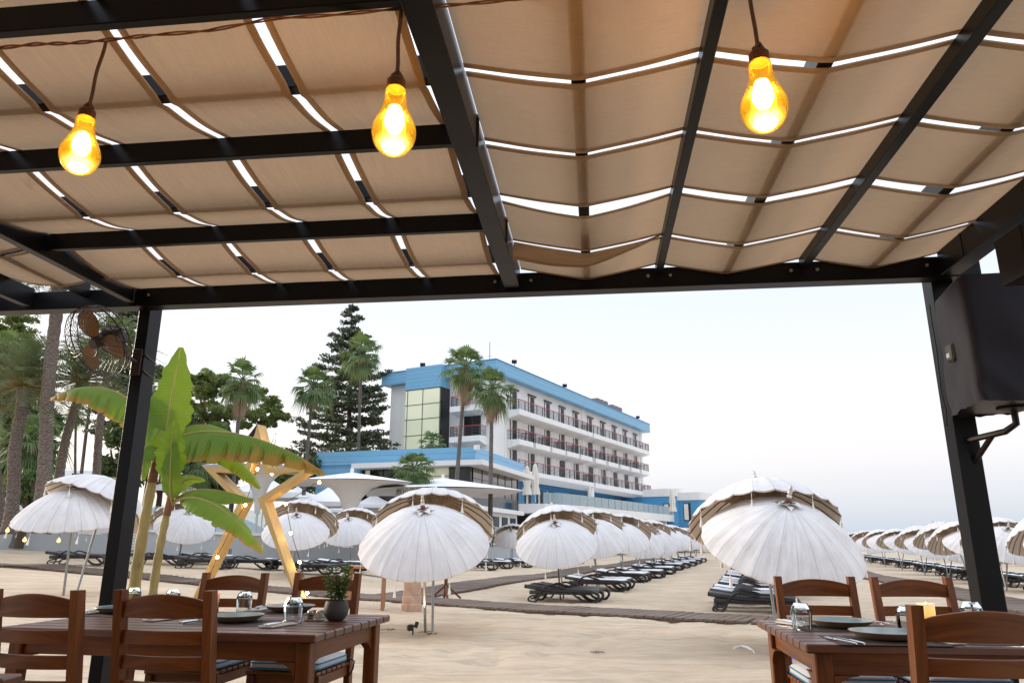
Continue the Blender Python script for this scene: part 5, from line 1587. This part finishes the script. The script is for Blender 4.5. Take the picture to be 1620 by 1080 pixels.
# ================================================================ HOTEL
t = NT('hotel_stucco'); n1 = t.noise(t.obj, .8, 5); n2 = t.noise(t.obj, 22, 3); n3 = t.noise(t.mapping(t.obj,(1.3,1.3,.10)), 1.0, 5)
c = t.mix(n1,(.80,.785,.775),(.86,.85,.84)); c = t.mix(t.math('MULTIPLY', t.ramp(n3,[(.52,(0,0,0)),(.75,(1,1,1))]), .25), c, (.52,.49,.46))
M['stucco'] = t.surf(t.pbr(c, .85, t.bump(n2,.15,.02)).outputs[0])
def clad(name, col, pitch):
    t = NT(name); zz = t.n('SeparateXYZ', {0: t.pos}).outputs[2]
    fr = t.math('FRACT', t.math('MULTIPLY', zz, 1/pitch)); gr = t.ramp(fr,[(.0,(0,0,0)),(.05,(1,1,1)),(.95,(1,1,1)),(1.0,(0,0,0))])
    n1 = t.noise(t.mapping(t.obj,(.4,.4,3)), 1.0, 3)
    c = t.mix(t.math('MULTIPLY', n1, .5), col, [x*.72 for x in col]); c = t.mix(gr, [x*.35 for x in col], c)
    return t.surf(t.pbr(c, .38, t.bump(gr,.6,.03)).outputs[0])
M['blue'] = clad('blue_cladding', (.19,.45,.68), .42)
M['blue2'] = clad('deep_blue_cladding', (.075,.33,.62), .40)
M['win'] = plain('dark_window_glass', (.007,.008,.010), .12, .3, .5, **{'Specular IOR Level': .2})
M['winframe'] = plain('dark_window_frame', (.018,.016,.016), .4, .2, 10)
t = NT('gold_reflection_tint'); n1 = t.noise(t.obj, .5, 3)
M['gold'] = t.surf(t.pbr((.93,.92,.66), .10, t.bump(n1,.03,.05), Metallic=.08).outputs[0])  # pale yellow base colour stands in for sky mirrored in the glass
t = NT('bronze_glass'); n1 = t.noise(t.obj, .5, 3)
M['bronze'] = t.surf(t.pbr((.17,.145,.14), .10, t.bump(n1,.03,.05), Metallic=.7).outputs[0])
M['darkglass'] = plain('black_glass', (.012,.012,.012), .05, .2, 1)  # black colour stands in for dark trees mirrored in the hall
M['red'] = plain('red_handrail', (.45,.045,.05), .45, .15, 4)
M['rail'] = plain('dark_railing', (.05,.045,.045), .5, .2, 5)
t = NT('balustrade_glass'); fr = t.n('Fresnel', {'IOR': 1.5}).outputs[0]
M['balus'] = t.surf(t.n('MixShader', {0: t.math('ADD', fr, .20), 1: t.n('BsdfTransparent', {'Color': (.90,.95,.96,1)}).outputs[0], 2: t.pbr((.66,.74,.77), .08).outputs[0]}).outputs[0])  # pale base colour stands in for hazy sky mirrored in the panels
M['curtain'] = plain('pale_curtain', (.78,.76,.73), .9, .2, 3)
t = NT('lit_interior'); nz = t.noise(t.obj, 1.2, 3)
M['lit'] = t.surf(t.n('AddShader', {0: t.pbr((.08,.06,.05), .3).outputs[0], 1: t.n('Emission', {'Color': (1,.66,.30,1), 'Strength': t.math('MULTIPLY', t.ramp(nz,[(.5,(0,0,0)),(.75,(1,1,1))]), .16)}).outputs[0]}).outputs[0])

H0 = Vector((-1.6, 72.0, 0)); hu = Vector((.4765,.8792,0)); hv = Vector((-.8792,.4765,0))
HMX = Matrix(((hu.x,hv.x,0,H0.x),(hu.y,hv.y,0,H0.y),(0,0,1,0),(0,0,0,1)))
ho = bpy.data.objects.new('hotel', None); C.objects.link(ho); ho.matrix_world = HMX
tag(ho, 'white four storey hotel with blue roof band and red balcony rails', 'hotel')
def hb(g, a0, a1, b0, b1, z0, z1): g.box(((a0+a1)/2,(b0+b1)/2,(z0+z1)/2),(a1-a0,b1-b0,z1-z0))
LA, LB, ZG, ZF, ZR = 48.6, 14.4, 5.15, 17.92, 19.2
WA, WB = 1.0, 1.0        # wall set back from the roof edge
g = MB(); hb(g, WA, LA-1, WB, LB-.6, 8.45, ZF); hb(g, WA+.02, LA-1.02, 4.0, LB-.62, 1.0, 8.45)
g.build('wall', M['stucco'], ho)
g = MB()
for z in (17.05,13.95,10.85): hb(g, 4.0, LA-1.2, WB-.05, WB+.1, z, z+.12); hb(g, WA-.05, WA+.1, WB+.2, 5.0, z, z+.12)
for a in (3.75,24.0,46.6): hb(g, a-.22, a+.22, WB-.12, WB+.1, 8.45, ZF)
g.build('string_course', M['stucco'], ho)
g = MB(); hb(g, 0, LA, 0, LB, ZF, ZR-.002); r_ = g.build('roof_band', M['blue'], ho)
g = MB(); hb(g, -.06, LA+.06, -.06, LB+.06, ZR-.0, ZR+.10); g.build('coping', plain('blue_coping',(.05,.20,.40),.4), r_)
# stair tower on the end face
tb0, tb1, ta = 6.1, 10.6, -.75
g = MB(); hb(g, ta, WA-.01, tb0, tb1, 16.9, ZR+.06); g.build('tower_head', M['blue'], ho)
g = MB(); hb(g, ta+.08, WA-.01, tb0+.06, tb1-.03, 1.2, 16.89); tw_ = g.build('stair_tower_glass', M['gold'], ho)
g = MB(); hb(g, ta+.10, WA-.01, tb0+.0, tb0+.057, 1.2, 16.89); g.build('tower_side_glass', M['darkglass'], ho)
g = MB()
for k in range(8):
    z = 16.85-k*1.6*(1 if k%3 != 2 else .98)
    hb(g, ta+.05, ta+.085, tb0+.05, tb1, z-.03, z+.03)
for b in (tb0+.10, (tb0+tb1)/2, tb1-.3): hb(g, ta+.045, ta+.08, b-.03, b+.03, 1.2, 16.88)
g.build('mullions', M['winframe'], tw_)
def door(a, z, w_=1.35, h=2.25, face='long'):
    g = MB()
    if face == 'long':
        hb(g, a-w_/2-.06, a+w_/2+.06, WB-.035, WB+.0, z, z+h+.06)
    else: hb(g, WA-.035, WA, a-w_/2-.06, a+w_/2+.06, z, z+h+.06)
    f = g.build('window', M['winframe'], ho)
    g = MB(); 
    for s in (0,1):
        q0 = a-w_/2+s*w_/2+.05; q1 = q0+w_/2-.10
        if face == 'long': hb(g, q0, q1, WB-.050, WB-.036, z+.06, z+h)
        else: hb(g, WA-.050, WA-.036, q0, q1, z+.06, z+h)
    g.build('pane', M['win'], f)
    if random.random() < .6:
        g = MB()
        if face == 'long': hb(g, a-w_/2+.06, a-w_/2+.36, WB-.056, WB-.051, z+.07, z+h-.02)
        else: hb(g, WA-.056, WA-.051, a-w_/2+.06, a+w_/2-.06, z+.07, z+h-.02)
        g.build('curtain', M['curtain'], f)
    g = MB()
    if face == 'long': hb(g, a-w_/2-.25, a+w_/2+.25, WB-.22, WB-.036, z+h+.07, z+h+.25)
    else: hb(g, WA-.22, WA-.036, a-w_/2-.25, a+w_/2+.25, z+h+.07, z+h+.25)
    g.build('lintel', M['winframe'], f)
def rail_mb(a0, a1, z, dep, face='long', post=True):
    gr, gd = MB(), MB()
    def bx(g, p0, p1, q0, q1, z0, z1):
        if face == 'long': hb(g, p0, p1, WB-q1, WB-q0, z0, z1)
        else: hb(g, WA-q1, WA-q0, p0, p1, z0, z1)
    bx(gr, a0, a1, dep-.09, dep-.02, z+1.0, z+1.07); bx(gr, a0, a0+.07, 0, dep-.09, z+1.0, z+1.07); bx(gr, a1-.07, a1, 0, dep-.09, z+1.0, z+1.07)
    for k in range(6):
        zz = z+.12+k*.15
        bx(gd, a0, a1, dep-.075, dep-.035, zz, zz+.045); bx(gd, a0+.01, a0+.05, 0, dep-.075, zz, zz+.045); bx(gd, a1-.05, a1-.01, 0, dep-.075, zz, zz+.045)
    n = max(1, round((a1-a0)/1.4))
    for k in range(n+1):
        p = a0+(a1-a0-.06)*k/n; bx(gd, p, p+.06, dep-.10, dep-.03, z, z+1.0)
    return gr, gd
def balcony(a0, a1, z, dep=1.5, th=.55, face='long', taper=False):
    g = MB()
    if face == 'long':
        vs = [(a0,WB,z-th*.2),(a1,WB,z-th*.2),(a1,WB-dep,z),(a0,WB-dep,z)]
        y0, y1 = WB-.002, WB-dep
        vs = [(a0,y0,z-th-.35),(a1,y0,z-th-.35),(a1,y1,z-th),(a0,y1,z-th),(a0,y0,z),(a1,y0,z),(a1,y1,z),(a0,y1,z)]
    else:
        x0, x1 = WA-.002, WA-dep
        vs = [(x0,a0,z-th-.35),(x0,a1,z-th-.35),(x1,a1,z-th),(x1,a0,z-th),(x0,a0,z),(x0,a1,z),(x1,a1,z),(x1,a0,z)]
    g.add(vs, [(0,1,2,3),(7,6,5,4),(0,4,5,1),(1,5,6,2),(2,6,7,3),(3,7,4,0)])
    b = g.build('balcony', M['stucco'], ho, 0)
    gr, gd = rail_mb(a0+.06, a1-.06, z, dep-.03, face)
    gr.build('handrail', M['red'], b, 0); gd.build('railing', M['rail'], b, 0)
SA = [5.0,9.15,13.2,17.2,21.3]; SB = [26.0,30.4,34.8,39.2,43.6]
for fl, z in enumerate((14.75,11.65,8.55)):
    for a in SA+SB: door(a+.5, z+.02)
    if fl == 1:
        for k, a in enumerate(SA+SB):
            balcony(a-1.35 if k else a-1.0, a+2.2, z, 1.5)
    else:
        balcony(4.0, 23.75, z); balcony(24.25, 46.4, z)
for z in (14.75,11.65,8.55):
    door(3.3, z+.02, 1.9, 2.3, 'end'); balcony(1.6, 5.2, z, 1.35, face='end')
# ground floor: blue cladding, openings, lamps
g = MB(); hb(g, 3.6, LA-1.6, 3.0, 4.0, ZG, 8.0); g.build('blue_ground_floor', M['blue2'], ho)
g = MB(); hb(g, 3.4, 24.1, WB-1.5, 3.0, 8.0, 8.09); g.build('soffit', M['stucco'], ho)
for k, a in enumerate((6.0,9.6,12.6,15.6,18.6)):
    g = MB(); hb(g, a-.75, a+.75, 2.94, 2.998, ZG+.02, ZG+2.15); f = g.build('window', M['winframe'], ho)
    g = MB(); hb(g, a-.65, a+.65, 2.92, 2.938, ZG+.1, ZG+2.05); g.build('pane', M['win'], f)
    g = MB(); hb(g, a-.55, a-.05, 2.91, 2.918, ZG+.12, ZG+2.0); g.build('curtain', M['curtain'], f)
for a in (8.0,11.0,14.2,17.2):
    g = MB(); g.lathe([(.001,-.16),(.10,-.16),(.16,.02),(.05,.16),(.001,.16)], 12, Matrix.Translation((a,2.80,ZG+2.0))); g.build('wall_lamp', M['white'], ho)
for k in range(7):
    a = 25.6+k*2.9
    g = MB(); hb(g, a-1.32, a+1.32, 2.94, 2.998, ZG+.02, ZG+2.3); f = g.build('window', M['winframe'], ho)
    g = MB(); hb(g, a-1.22, a+1.22, 2.92, 2.938, ZG+.1, ZG+2.2); g.build('pane', M['lit' if k in (1,2,3) else 'win'], f)
for a in (23.9,45.5):
    g = MB(); hb(g, a-.3, a+.3, WB-1.3, WB-.7, ZG, 8.02); g.build('column', M['stucco'], ho)
g = MB(); hb(g, 4.4, 23.2, 2.4, 2.996, ZG+2.5, ZG+2.62); g.build('canopy_ledge', M['blue2'], ho)
# raised terrace with glass balustrade
g = MB()
ed = [(3.2,-1.0),(4.2,-3.2),(6.5,-4.2),(10,-4.6),(30,-4.8),(62,-4.8),(62,6),(3.2,6)]
g.prism(ed, .9, Matrix.Translation((0,0,ZG-.92))); g.build('terrace_slab', M['stucco'], ho, 20)
g = MB()
for (p, q) in zip(ed[1:6], ed[2:6]):
    n = max(1, round(math.dist(p,q)/2.0))
    for k in range(n):
        a = Vector((*p,0)).lerp(Vector((*q,0)),k/n+.003); b = Vector((*p,0)).lerp(Vector((*q,0)),(k+1)/n-.003)
        g2 = MB(); g2.bar((a.x,a.y+.12,ZG+.55),(b.x,b.y+.12,ZG+.55),.02,1.05); g2.build('glass_panel', M['balus'], ho, 0)
g.build('terrace_balustrade', M['balus'], ho, 0) if g.v else None
g = MB()
for k in range(15): hb(g, 7+k*3.7, 7.5+k*3.7, -4.3, -3.8, .6, ZG-.93)
g.build('terrace_column', M['stucco'], ho)
g = MB(); hb(g, 5, 62, -2.2, -2.0, .6, ZG-.93); g.build('lower_front', M['winframe'], ho)
for k in range(15):
    g = MB(); hb(g, 7.7+k*3.7, 10.5+k*3.7, -2.26, -2.203, .9, ZG-1.2); f = g.build('window', M['win'], ho)
    g = MB(); hb(g, 9.0+k*3.7, 9.12+k*3.7, -2.30, -2.262, .9, ZG-1.2); g.build('frame', M['white'], f)
# things on the roof (each its own)
def roof_at(px, py, a, b=.4):
    return HMX @ Vector((a,b,ZR+.1))
def flood(a, b, lab, up=.6):
    p = HMX @ Vector((a,b,ZR+.1)); o = thing('floodlight', lab, 'floodlight', p, 0, 'floodlights along the hotel roof edge')
    g = MB(); g.tube([(0,0,0),(0,0,up*.55)], .05, 6); g.build('mast', M['winframe'], o)
    g = MB(); g.box((0,-.05,up*.75),(.55,.25,.38),Matrix.Rotation(.5,3,'X'),ch=.03); g.build('lamp_head', M['winframe'], o)
flood(.3, 9.2, 'floodlight on the roof above the stair tower')
flood(.3, 2.6, 'larger floodlight on the roof left of the hotel corner', .9)
flood(4.6, .4, 'floodlight on the roof just right of the hotel corner', .9)
flood(17.5, .4, 'floodlight halfway along the hotel roof')
flood(44.2, .4, 'floodlight near the far end of the hotel roof')
for k, a in enumerate((30.0,35.5)):
    p = HMX @ Vector((a,1.0,ZR+.1)); o = thing('rooftop_unit', ['louvred air unit on the hotel roof, nearer one','louvred air unit on the hotel roof, farther one'][k], 'air unit', p, R(-28), 'air units on the hotel roof')
    for j in range(3):
        g = MB(); g.box((j*.05,j*1.25-1.2,.4),(1.2,1.0,.8),ch=.1); b = g.build('cabinet', plain('grey_unit',(.20,.19,.185),.6), o)
        g = MB()
        for q in range(6): g.box((-.605+j*.05,j*1.25-1.2,.1+q*.11),(.02,.9,.05))
        g.build('louvres', M['winframe'], b)
p = HMX @ Vector((9.0,6.0,ZR+.1)); g = MB(); g.tube([(0,0,0),(0,0,4.6)], .05, 5); g.tube([(-.3,0,2.9),(.3,0,2.9)], .02, 4)
o = g.build('antenna', M['steel']); o.location = p; tag(o, 'thin antenna mast on the hotel roof', 'antenna')

# ================================================================ GLASS HALL in front of the hotel
K = atd(757,705,55); u2 = Vector((.284,.959,0)).normalized(); v2 = Vector((-u2.y,u2.x,0))
ZK = K.z
hm = Matrix(((u2.x,v2.x,0,K.x),(u2.y,v2.y,0,K.y),(0,0,1,0),(0,0,0,1)))
gh = bpy.data.objects.new('glass_hall', None); C.objects.link(gh); gh.matrix_world = hm
tag(gh, 'low hall with dark glass walls and a blue clad flat roof', 'building')
LU, LV = 13.6, 13.8
g = MB(); hb(g, .35, LU, .35, LV, ZK-1.05, ZK); g.build('roof_band', M['blue'], gh)
g = MB(); hb(g, -.5, LU+.8, -.5, 10.2, ZK-1.42, ZK-1.052); g.build('eaves', M['white'], gh)
g = MB(); hb(g, .93, LU-.2, 1.0, 10.0, 5.1, ZK-1.425); g.build('glass_end_wall', M['darkglass'], gh)
for b0_, b1_, z0_, z1_ in ((2.66,4.43,5.12,ZK-1.45),(4.51,5.3,5.12,ZK-1.45),(6.4,7.1,5.12,6.25),(8.1,8.7,5.12,5.9),(9.3,9.7,5.3,6.9)):
    g = MB(); hb(g, .905, .929, b0_, b1_, z0_, z1_); g.build('reflection_patch', M['gold'], gh)  # patches coloured as yellow reflections on the dark end wall
g = MB(); hb(g, 1.3, LU-.3, .84, .998, 5.1, ZK-1.43); g.build('glass_side_wall', M['bronze'], gh)
g = MB(); hb(g, .74, .895, .84, 2.6, 5.1, ZK-1.43); g.build('corner_glass', M['darkglass'], gh)
g = MB()
for k in range(1,6): hb(g, 1.3+k*2.05, 1.33+k*2.05, .80, .838, 5.1, ZK-1.44)
hb(g, 1.3, LU-.3, .80, .838, 6.15, 6.18); hb(g, LU-.29, LU-.1, .78, 1.2, 4.2, ZK-1.44)
g.build('mullions', M['winframe'], gh)
g = MB()
for k in range(5): hb(g, .86, .896, 2.6+k*1.85, 2.64+k*1.85, 5.1, ZK-1.44)
hb(g, .86, .896, 2.64, 10.0, 6.3, 6.34); g.build('mullions', M['winframe'], gh)
g = MB(); hb(g, .5, LU-.2, 10.0, LV, 1.2, ZK-1.055); g.build('blue_wall', M['blue'], gh)
g = MB(); hb(g, .8, LU-.1, .80, 9.99, 4.15, 5.095); g.build('spandrel', M['darkglass'], gh)
g = MB(); hb(g, .45, LU+.6, .45, 9.98, 3.80, 4.145); g.build('base_slab', M['stucco'], gh)
g = MB(); hb(g, .95, LU, .95, 9.95, 1.0, 3.795); g.build('base_wall', M['stucco'], gh)
for k in range(5):
    g = MB(); hb(g, 1.6+k*2.45, 3.2+k*2.45, .89, .948, 1.3, 3.5); f = g.build('window', M['winframe'], gh)
    g = MB(); hb(g, 1.7+k*2.45, 3.1+k*2.45, .87, .888, 1.4, 3.4); g.build('pane', M['win'], f)
p = hm @ Vector((.3,.3,ZK)); o = thing('floodlight', 'white box floodlight on the corner of the glass hall', 'floodlight', p, R(20))
g = MB(); g.box((0,-.25,-.1),(.42,.3,.34),ch=.03); g.build('lamp_head', M['white'], o); g = MB(); g.box((0,.0,-.1),(.08,.3,.08)); g.build('bracket', M['winframe'], o)

# ================================================================ BLUE PAVILION at the far end of the terrace
pc_ = atd(1052,800,112)
o = thing('blue_pavilion', 'small blue pavilion with rounded corners right of the hotel', 'building', (pc_.x,112,0), R(-28))
def rr_box(w_, d_, rad, z0, z1): 
    return rounded([(-w_/2,-d_/2),(w_/2,-d_/2),(w_/2,d_/2),(-w_/2,d_/2)], rad, 6), z0, z1
zp = atd(1030,800,112).z
P_, z0, z1 = rr_box(9.2,8.5,2.2,1.0,0)
ztop = atd(1030,773,108).z; zm = atd(1030,785,108).z
g = MB(); g.prism(P_, zm-1.0, Matrix.Translation((-1.0,0,1.0))); g.build('blue_wall', M['blue2'], o, 30)
g = MB(); P2 = [(x*1.03,y*1.03) for x,y in P_]; g.prism(P2, ztop-zm, Matrix.Translation((-1.0,0,zm+.002))); g.build('white_parapet', M['stucco'], o, 30)
g = MB(); g.prism(rounded([(-2.2,-3.4),(2.2,-3.4),(2.2,3.4),(-2.2,3.4)],1.2,5), zm-1.0-.6, Matrix.Translation((4.6,-.4,1.0))); g.build('blue_wall', M['blue2'], o, 30)
g = MB(); g.prism(rounded([(-2.3,-3.5),(2.3,-3.5),(2.3,3.5),(-2.3,3.5)],1.2,5), ztop-zm, Matrix.Translation((4.6,-.4,zm-.59))); g.build('white_parapet', M['stucco'], o, 30)
for x, y in ((1.6,-4.33),(4.3,-3.86)):
    g = MB(); g.box((x,y,zm-2.2),(1.0,.12,2.4)); f = g.build('door', M['winframe'], o)
    g = MB(); g.box((x-.1,y-.07,zm-2.2),(.6,.02,2.2)); g.build('curtain', M['curtain'], f)
# white house far left
q = atd(150,748,95)
o = thing('white_house', 'small pale house with a stepped parapet behind the left palms', 'house', (q.x,95,1.0), 0)
zt = q.z-1.0
g = MB(); g.box((0,0,zt/2+.3),(6.0,6,zt-.5)); g.build('wall', M['stucco'], o)
g = MB(); g.box((1.2,0,zt+1.0),(1.6,3,1.9)); g.build('roof_room', M['stucco'], o); g = MB(); g.box((-2.4,0,zt+.35),(1.0,3,.6)); g.build('parapet', M['stucco'], o)
g = MB(); g.box((-.6,-3.02,zt-.9),(1.0,.06,1.2)); g.build('window', M['win'], o)

# ================================================================ GARDEN WALL, TERRACE
WP = [(-40,37.5),(-27,38),(-14.9,40),(-8,47),(-.3,58.5),(3.5,66)]
wz = [2.45,2.38,1.98,1.74,1.35,1.30]
gw = thing('garden_wall', 'low grey rendered wall between the beach and the hotel garden', 'wall', (-14.9,40,0), 0); L0 = Vector((-14.9,40,0))
g = MB(); gc = MB()
for (a, b), za, zb in zip(zip(WP,WP[1:]), wz, wz[1:]):
    n = 6
    for k in range(n):
        p = Vector((*a,0)).lerp(Vector((*b,0)),k/n)-L0; q = Vector((*a,0)).lerp(Vector((*b,0)),(k+1)/n)-L0
        z0 = za+(zb-za)*k/n; z1 = za+(zb-za)*(k+1)/n
        g.add([(p.x,p.y,-.5),(q.x,q.y,-.5),(q.x,q.y,z1-.121),(p.x,p.y,z0-.121)],[(0,1,2,3)])
        d_ = (q-p).normalized(); s_ = Vector((d_.y,-d_.x,0))*.08
        vs = [p+s_+Vector((0,0,z0-.12)),q+s_+Vector((0,0,z1-.12)),q+s_+Vector((0,0,z1)),p+s_+Vector((0,0,z0)),p-s_*5+Vector((0,0,z0-.12)),q-s_*5+Vector((0,0,z1-.12)),q-s_*5+Vector((0,0,z1)),p-s_*5+Vector((0,0,z0))]
        gc.add(vs,[(0,1,2,3),(3,2,6,7),(1,0,4,5),(5,4,7,6)])
g.build('rendered_face', M['greywall'], gw, 0); gc.build('white_coping', M['white'], gw, 0)
# louvred hatch in the wall behind the left post
h_ = atd(197,860,38.9)
g = MB(); g.box((0,0,0),(1.7,.08,1.05),ch=.01); f = g.build('hatch', M['white'], gw); f.location = Vector((h_.x,39.15,h_.z))-L0; f.rotation_euler = (0,0,R(9))
g = MB()
for k in range(7): g.box((0,-.055,-.42+k*.14),(1.5,.03,.05))
g.build('louvres', M['greywall'], f)
# glass balustrade on top of the wall
go = thing('wall_balustrade', 'clear glass panels along the top of the grey garden wall', 'balustrade', L0, 0)
g = MB(); gp_ = MB()
for (a, b), za, zb in list(zip(zip(WP,WP[1:]), wz, wz[1:]))[:4]:
    n = max(2, round(math.dist(a,b)/1.9))
    for k in range(n):
        p = Vector((*a,0)).lerp(Vector((*b,0)),k/n+.01)-L0; q = Vector((*a,0)).lerp(Vector((*b,0)),(k+1)/n-.01)-L0
        za_, zb_ = za+(zb-za)*k/n, za+(zb-za)*(k+1)/n
        off = Vector((.0,.2,0))
        g = MB(); g.bar(p+off+Vector((0,0,za_+.62)), q+off+Vector((0,0,zb_+.62)), .015, 1.15); g.build('glass_panel', M['balus'], go, 0)
        g = MB(); g.box(p+off+Vector((0,0,za_+.35)), (.04,.04,.7)); g.build('panel_post', M['steel'], go, 0)
g = MB(); g.add([(-80,37.6,1.15),(-27,38.3,1.15),(-14.9,40.3,1.15),(-8,47.3,1.15),(-.2,58.9,1.15),(3.3,66.2,1.15),(40,150,1.15),(-80,150,1.15)],[(0,1,2,3,4,5,6,7)])
M['paving'] = plain('pale_paving', (.36,.34,.31), .9, .15, .8, bump=.2)
struct(g.build('garden_terrace', M['paving'], ang=0))

# ================================================================ TERRACE PARASOLS
def funnel(px, py_edge, d, wpx, lab, zb=1.2, rz=0, col=True):
    """Big white canopy whose cloth gathers into a cone round the mast."""
    p = atd(px, py_edge, d); w_ = wpx*d/1150/2
    o = thing('funnel_parasol', lab, 'parasol', (p.x,d,zb), rz, 'big white funnel parasols on the terrace')
    H = p.z-zb
    g = MB(); n = 64; prof = [(1.0,0),(.80,.02),(.55,-.02),(.34,-.16),(.20,-.42),(.12,-.75),(.07,-1.05),(.045,-1.35)]
    vs = []
    for r_, z in prof:
        for k in range(n):
            a = 2*PI*k/n
            sq = 1/max(abs(math.cos(a)),abs(math.sin(a)))**(.75*min(1,max(0,(r_-.1)*1.6)))
            dr = .10*w_*max(0,(sq-1.0))*r_**2
            vs.append((w_*r_*sq*math.cos(a),w_*r_*sq*math.sin(a),H+z*w_*.62-dr+.035*w_*(r_**1)*math.cos(4*a)*-.2))
    fs = [(i*n+k,i*n+(k+1)%n,(i+1)*n+(k+1)%n,(i+1)*n+k) for i in range(len(prof)-1) for k in range(n)]
    b0 = len(vs)
    for r_, z in ((1.0,0.01),(.6,.13),(.25,.24),(.02,.30)):
        for k in range(n):
            a = 2*PI*k/n; sq = 1/max(abs(math.cos(a)),abs(math.sin(a)))**(.75*min(1,max(0,(r_-.1)*1.6)))
            dr = .10*w_*max(0,(sq-1.0))*r_**2
            vs.append((w_*r_*sq*math.cos(a),w_*r_*sq*math.sin(a),H+z*w_*.62-dr))
    fs += [(b0+i*n+k,b0+(i+1)*n+k,b0+(i+1)*n+(k+1)%n,b0+i*n+(k+1)%n) for i in range(3) for k in range(n)]
    g.add(vs, fs); g.build('canopy', M['white_cloth'], o, 50)
    g = MB(); g.tube([(0,0,0),(0,0,H-.5)], .07, 12); g.lathe([(.3,0),(.3,.04),(.10,.10),(.09,.5),(.07,.55)], 16); g.build('mast', M['white'], o)
    g = MB(); g.lathe([(.10,H+.18*w_),(.10,H+.18*w_+.25),(.001,H+.18*w_+.28)], 12); g.build('cap', M['white'], o)
funnel(413,742,43,160,'white funnel parasol framed by the wooden star', rz=.2)
funnel(556,764,42,172,'white funnel parasol right of the wooden star', rz=.35)
funnel(700,778,48,225,'white funnel parasol mostly hidden by the central parasol', rz=.3)
def square_parasol(px, py, d, wpx, lab, zb=1.2, rz=.3):
    p = atd(px,py,d); w_ = wpx*d/1150/2
    o = thing('square_parasol', lab, 'parasol', (p.x,d,zb), rz, 'square white market parasols on the terrace'); H = p.z-zb
    g = MB(); q = [(-w_,-w_),(w_,-w_),(w_,w_),(-w_,w_)]
    n = 8; vs = []
    for i in range(n+1):
        u = i/n
        for k in range(4):
            a, b = Vector((*q[k],0)), Vector((*q[(k+1)%4],0))
            for j in range(6):
                e = a.lerp(b,j/6); sag = .05*w_*math.sin(PI*j/6)*u
                vs.append((e.x*u*.999,e.y*u*.999,H+.55*w_*(1-u)-.06*w_*math.sin(PI*u)-sag*.5))
    fs = [(i*24+k,(i+1)*24+k,(i+1)*24+(k+1)%24,i*24+(k+1)%24) for i in range(n) for k in range(24)]
    b0 = len(vs); last = vs[n*24:(n+1)*24]
    vs += [(x*1.005,y*1.005,z-.16*w_) for x,y,z in last]
    fs += [(n*24+k,b0+k,b0+(k+1)%24,n*24+(k+1)%24) for k in range(24)]
    g.add(vs, fs); g.build('canopy', M['white_cloth'], o, 50)
    g = MB(); g.tube([(0,0,0),(0,0,H+.5*w_)], .04, 8)
    for k in range(4): g.tube([(0,0,H-.25*w_),(q[k][0]*.5,q[k][1]*.5,H+.2*w_)], .015, 4)
    g.build('pole', M['white'], o)
for px,py,d,wpx,lab in ((418,780,50,100,'square white parasol behind the funnel parasol in the star'),(518,794,48,82,'square white parasol right of the star, front'),(545,806,56,50,'square white parasol right of the star, small and low'),(590,798,58,60,'square white parasol left of the central beige lining, low'),(600,786,64,56,'square white parasol left of the central beige lining, high'),(470,786,56,60,'square white parasol between the two funnel parasols'),(275,772,48,60,'square white parasol behind the banana stems'),(482,802,60,44,'small square white parasol far back right of the star')):
    square_parasol(px,py,d,wpx,lab)
def closed_parasol(base, H, lab):
    o = thing('closed_parasol', lab, 'parasol', base, 0, 'closed white parasols on the hotel terrace')
    g = MB(); n = 16; vs = []
    pr_ = [(.02,1.0),(.16,.95),(.24,.78),(.33,.55),(.27,.42),(.36,.28),(.40,.2),(.05,.19)]
    for r_, z in pr_:
        for k in range(n):
            a = 2*PI*k/n; rr = r_*H/3.9*1.15*(1+.22*(k%2)); vs.append((rr*math.cos(a),rr*math.sin(a),z*H))
    g.add(vs, [(i*n+k,(i+1)*n+k,(i+1)*n+(k+1)%n,i*n+(k+1)%n) for i in range(len(pr_)-1) for k in range(n)]); g.build('folded_canopy', M['tassel'], o, 30)
    g = MB(); g.tube([(0,0,0),(0,0,H*.3)], .05, 8); g.build('pole', M['white'], o)
def closed_px(px, ytop, ybot, d, lab):
    b = atd(px,ybot,d); closed_parasol(b, atd(px,ytop,d).z-b.z, lab)
closed_px(834,736,794,74,'closed white parasol on the terrace, left of the hotel pair')
closed_px(847,733,794,75,'closed white parasol on the terrace, right of the hotel pair')
closed_px(934,768,802,88,'closed white parasol before the hotel middle column')
closed_px(1065,772,818,100,'closed white parasol in front of the blue pavilion')
closed_px(421,808,840,42,'small closed white parasol inside the wooden star')
for o_ in bpy.data.objects:
    if o_.parent is None and o_.get('label') is not None:
        n_ = len(str(o_['label']).replace(',',' ').split())
        if not 4 <= n_ <= 16: print('LABEL', n_, o_['label'])
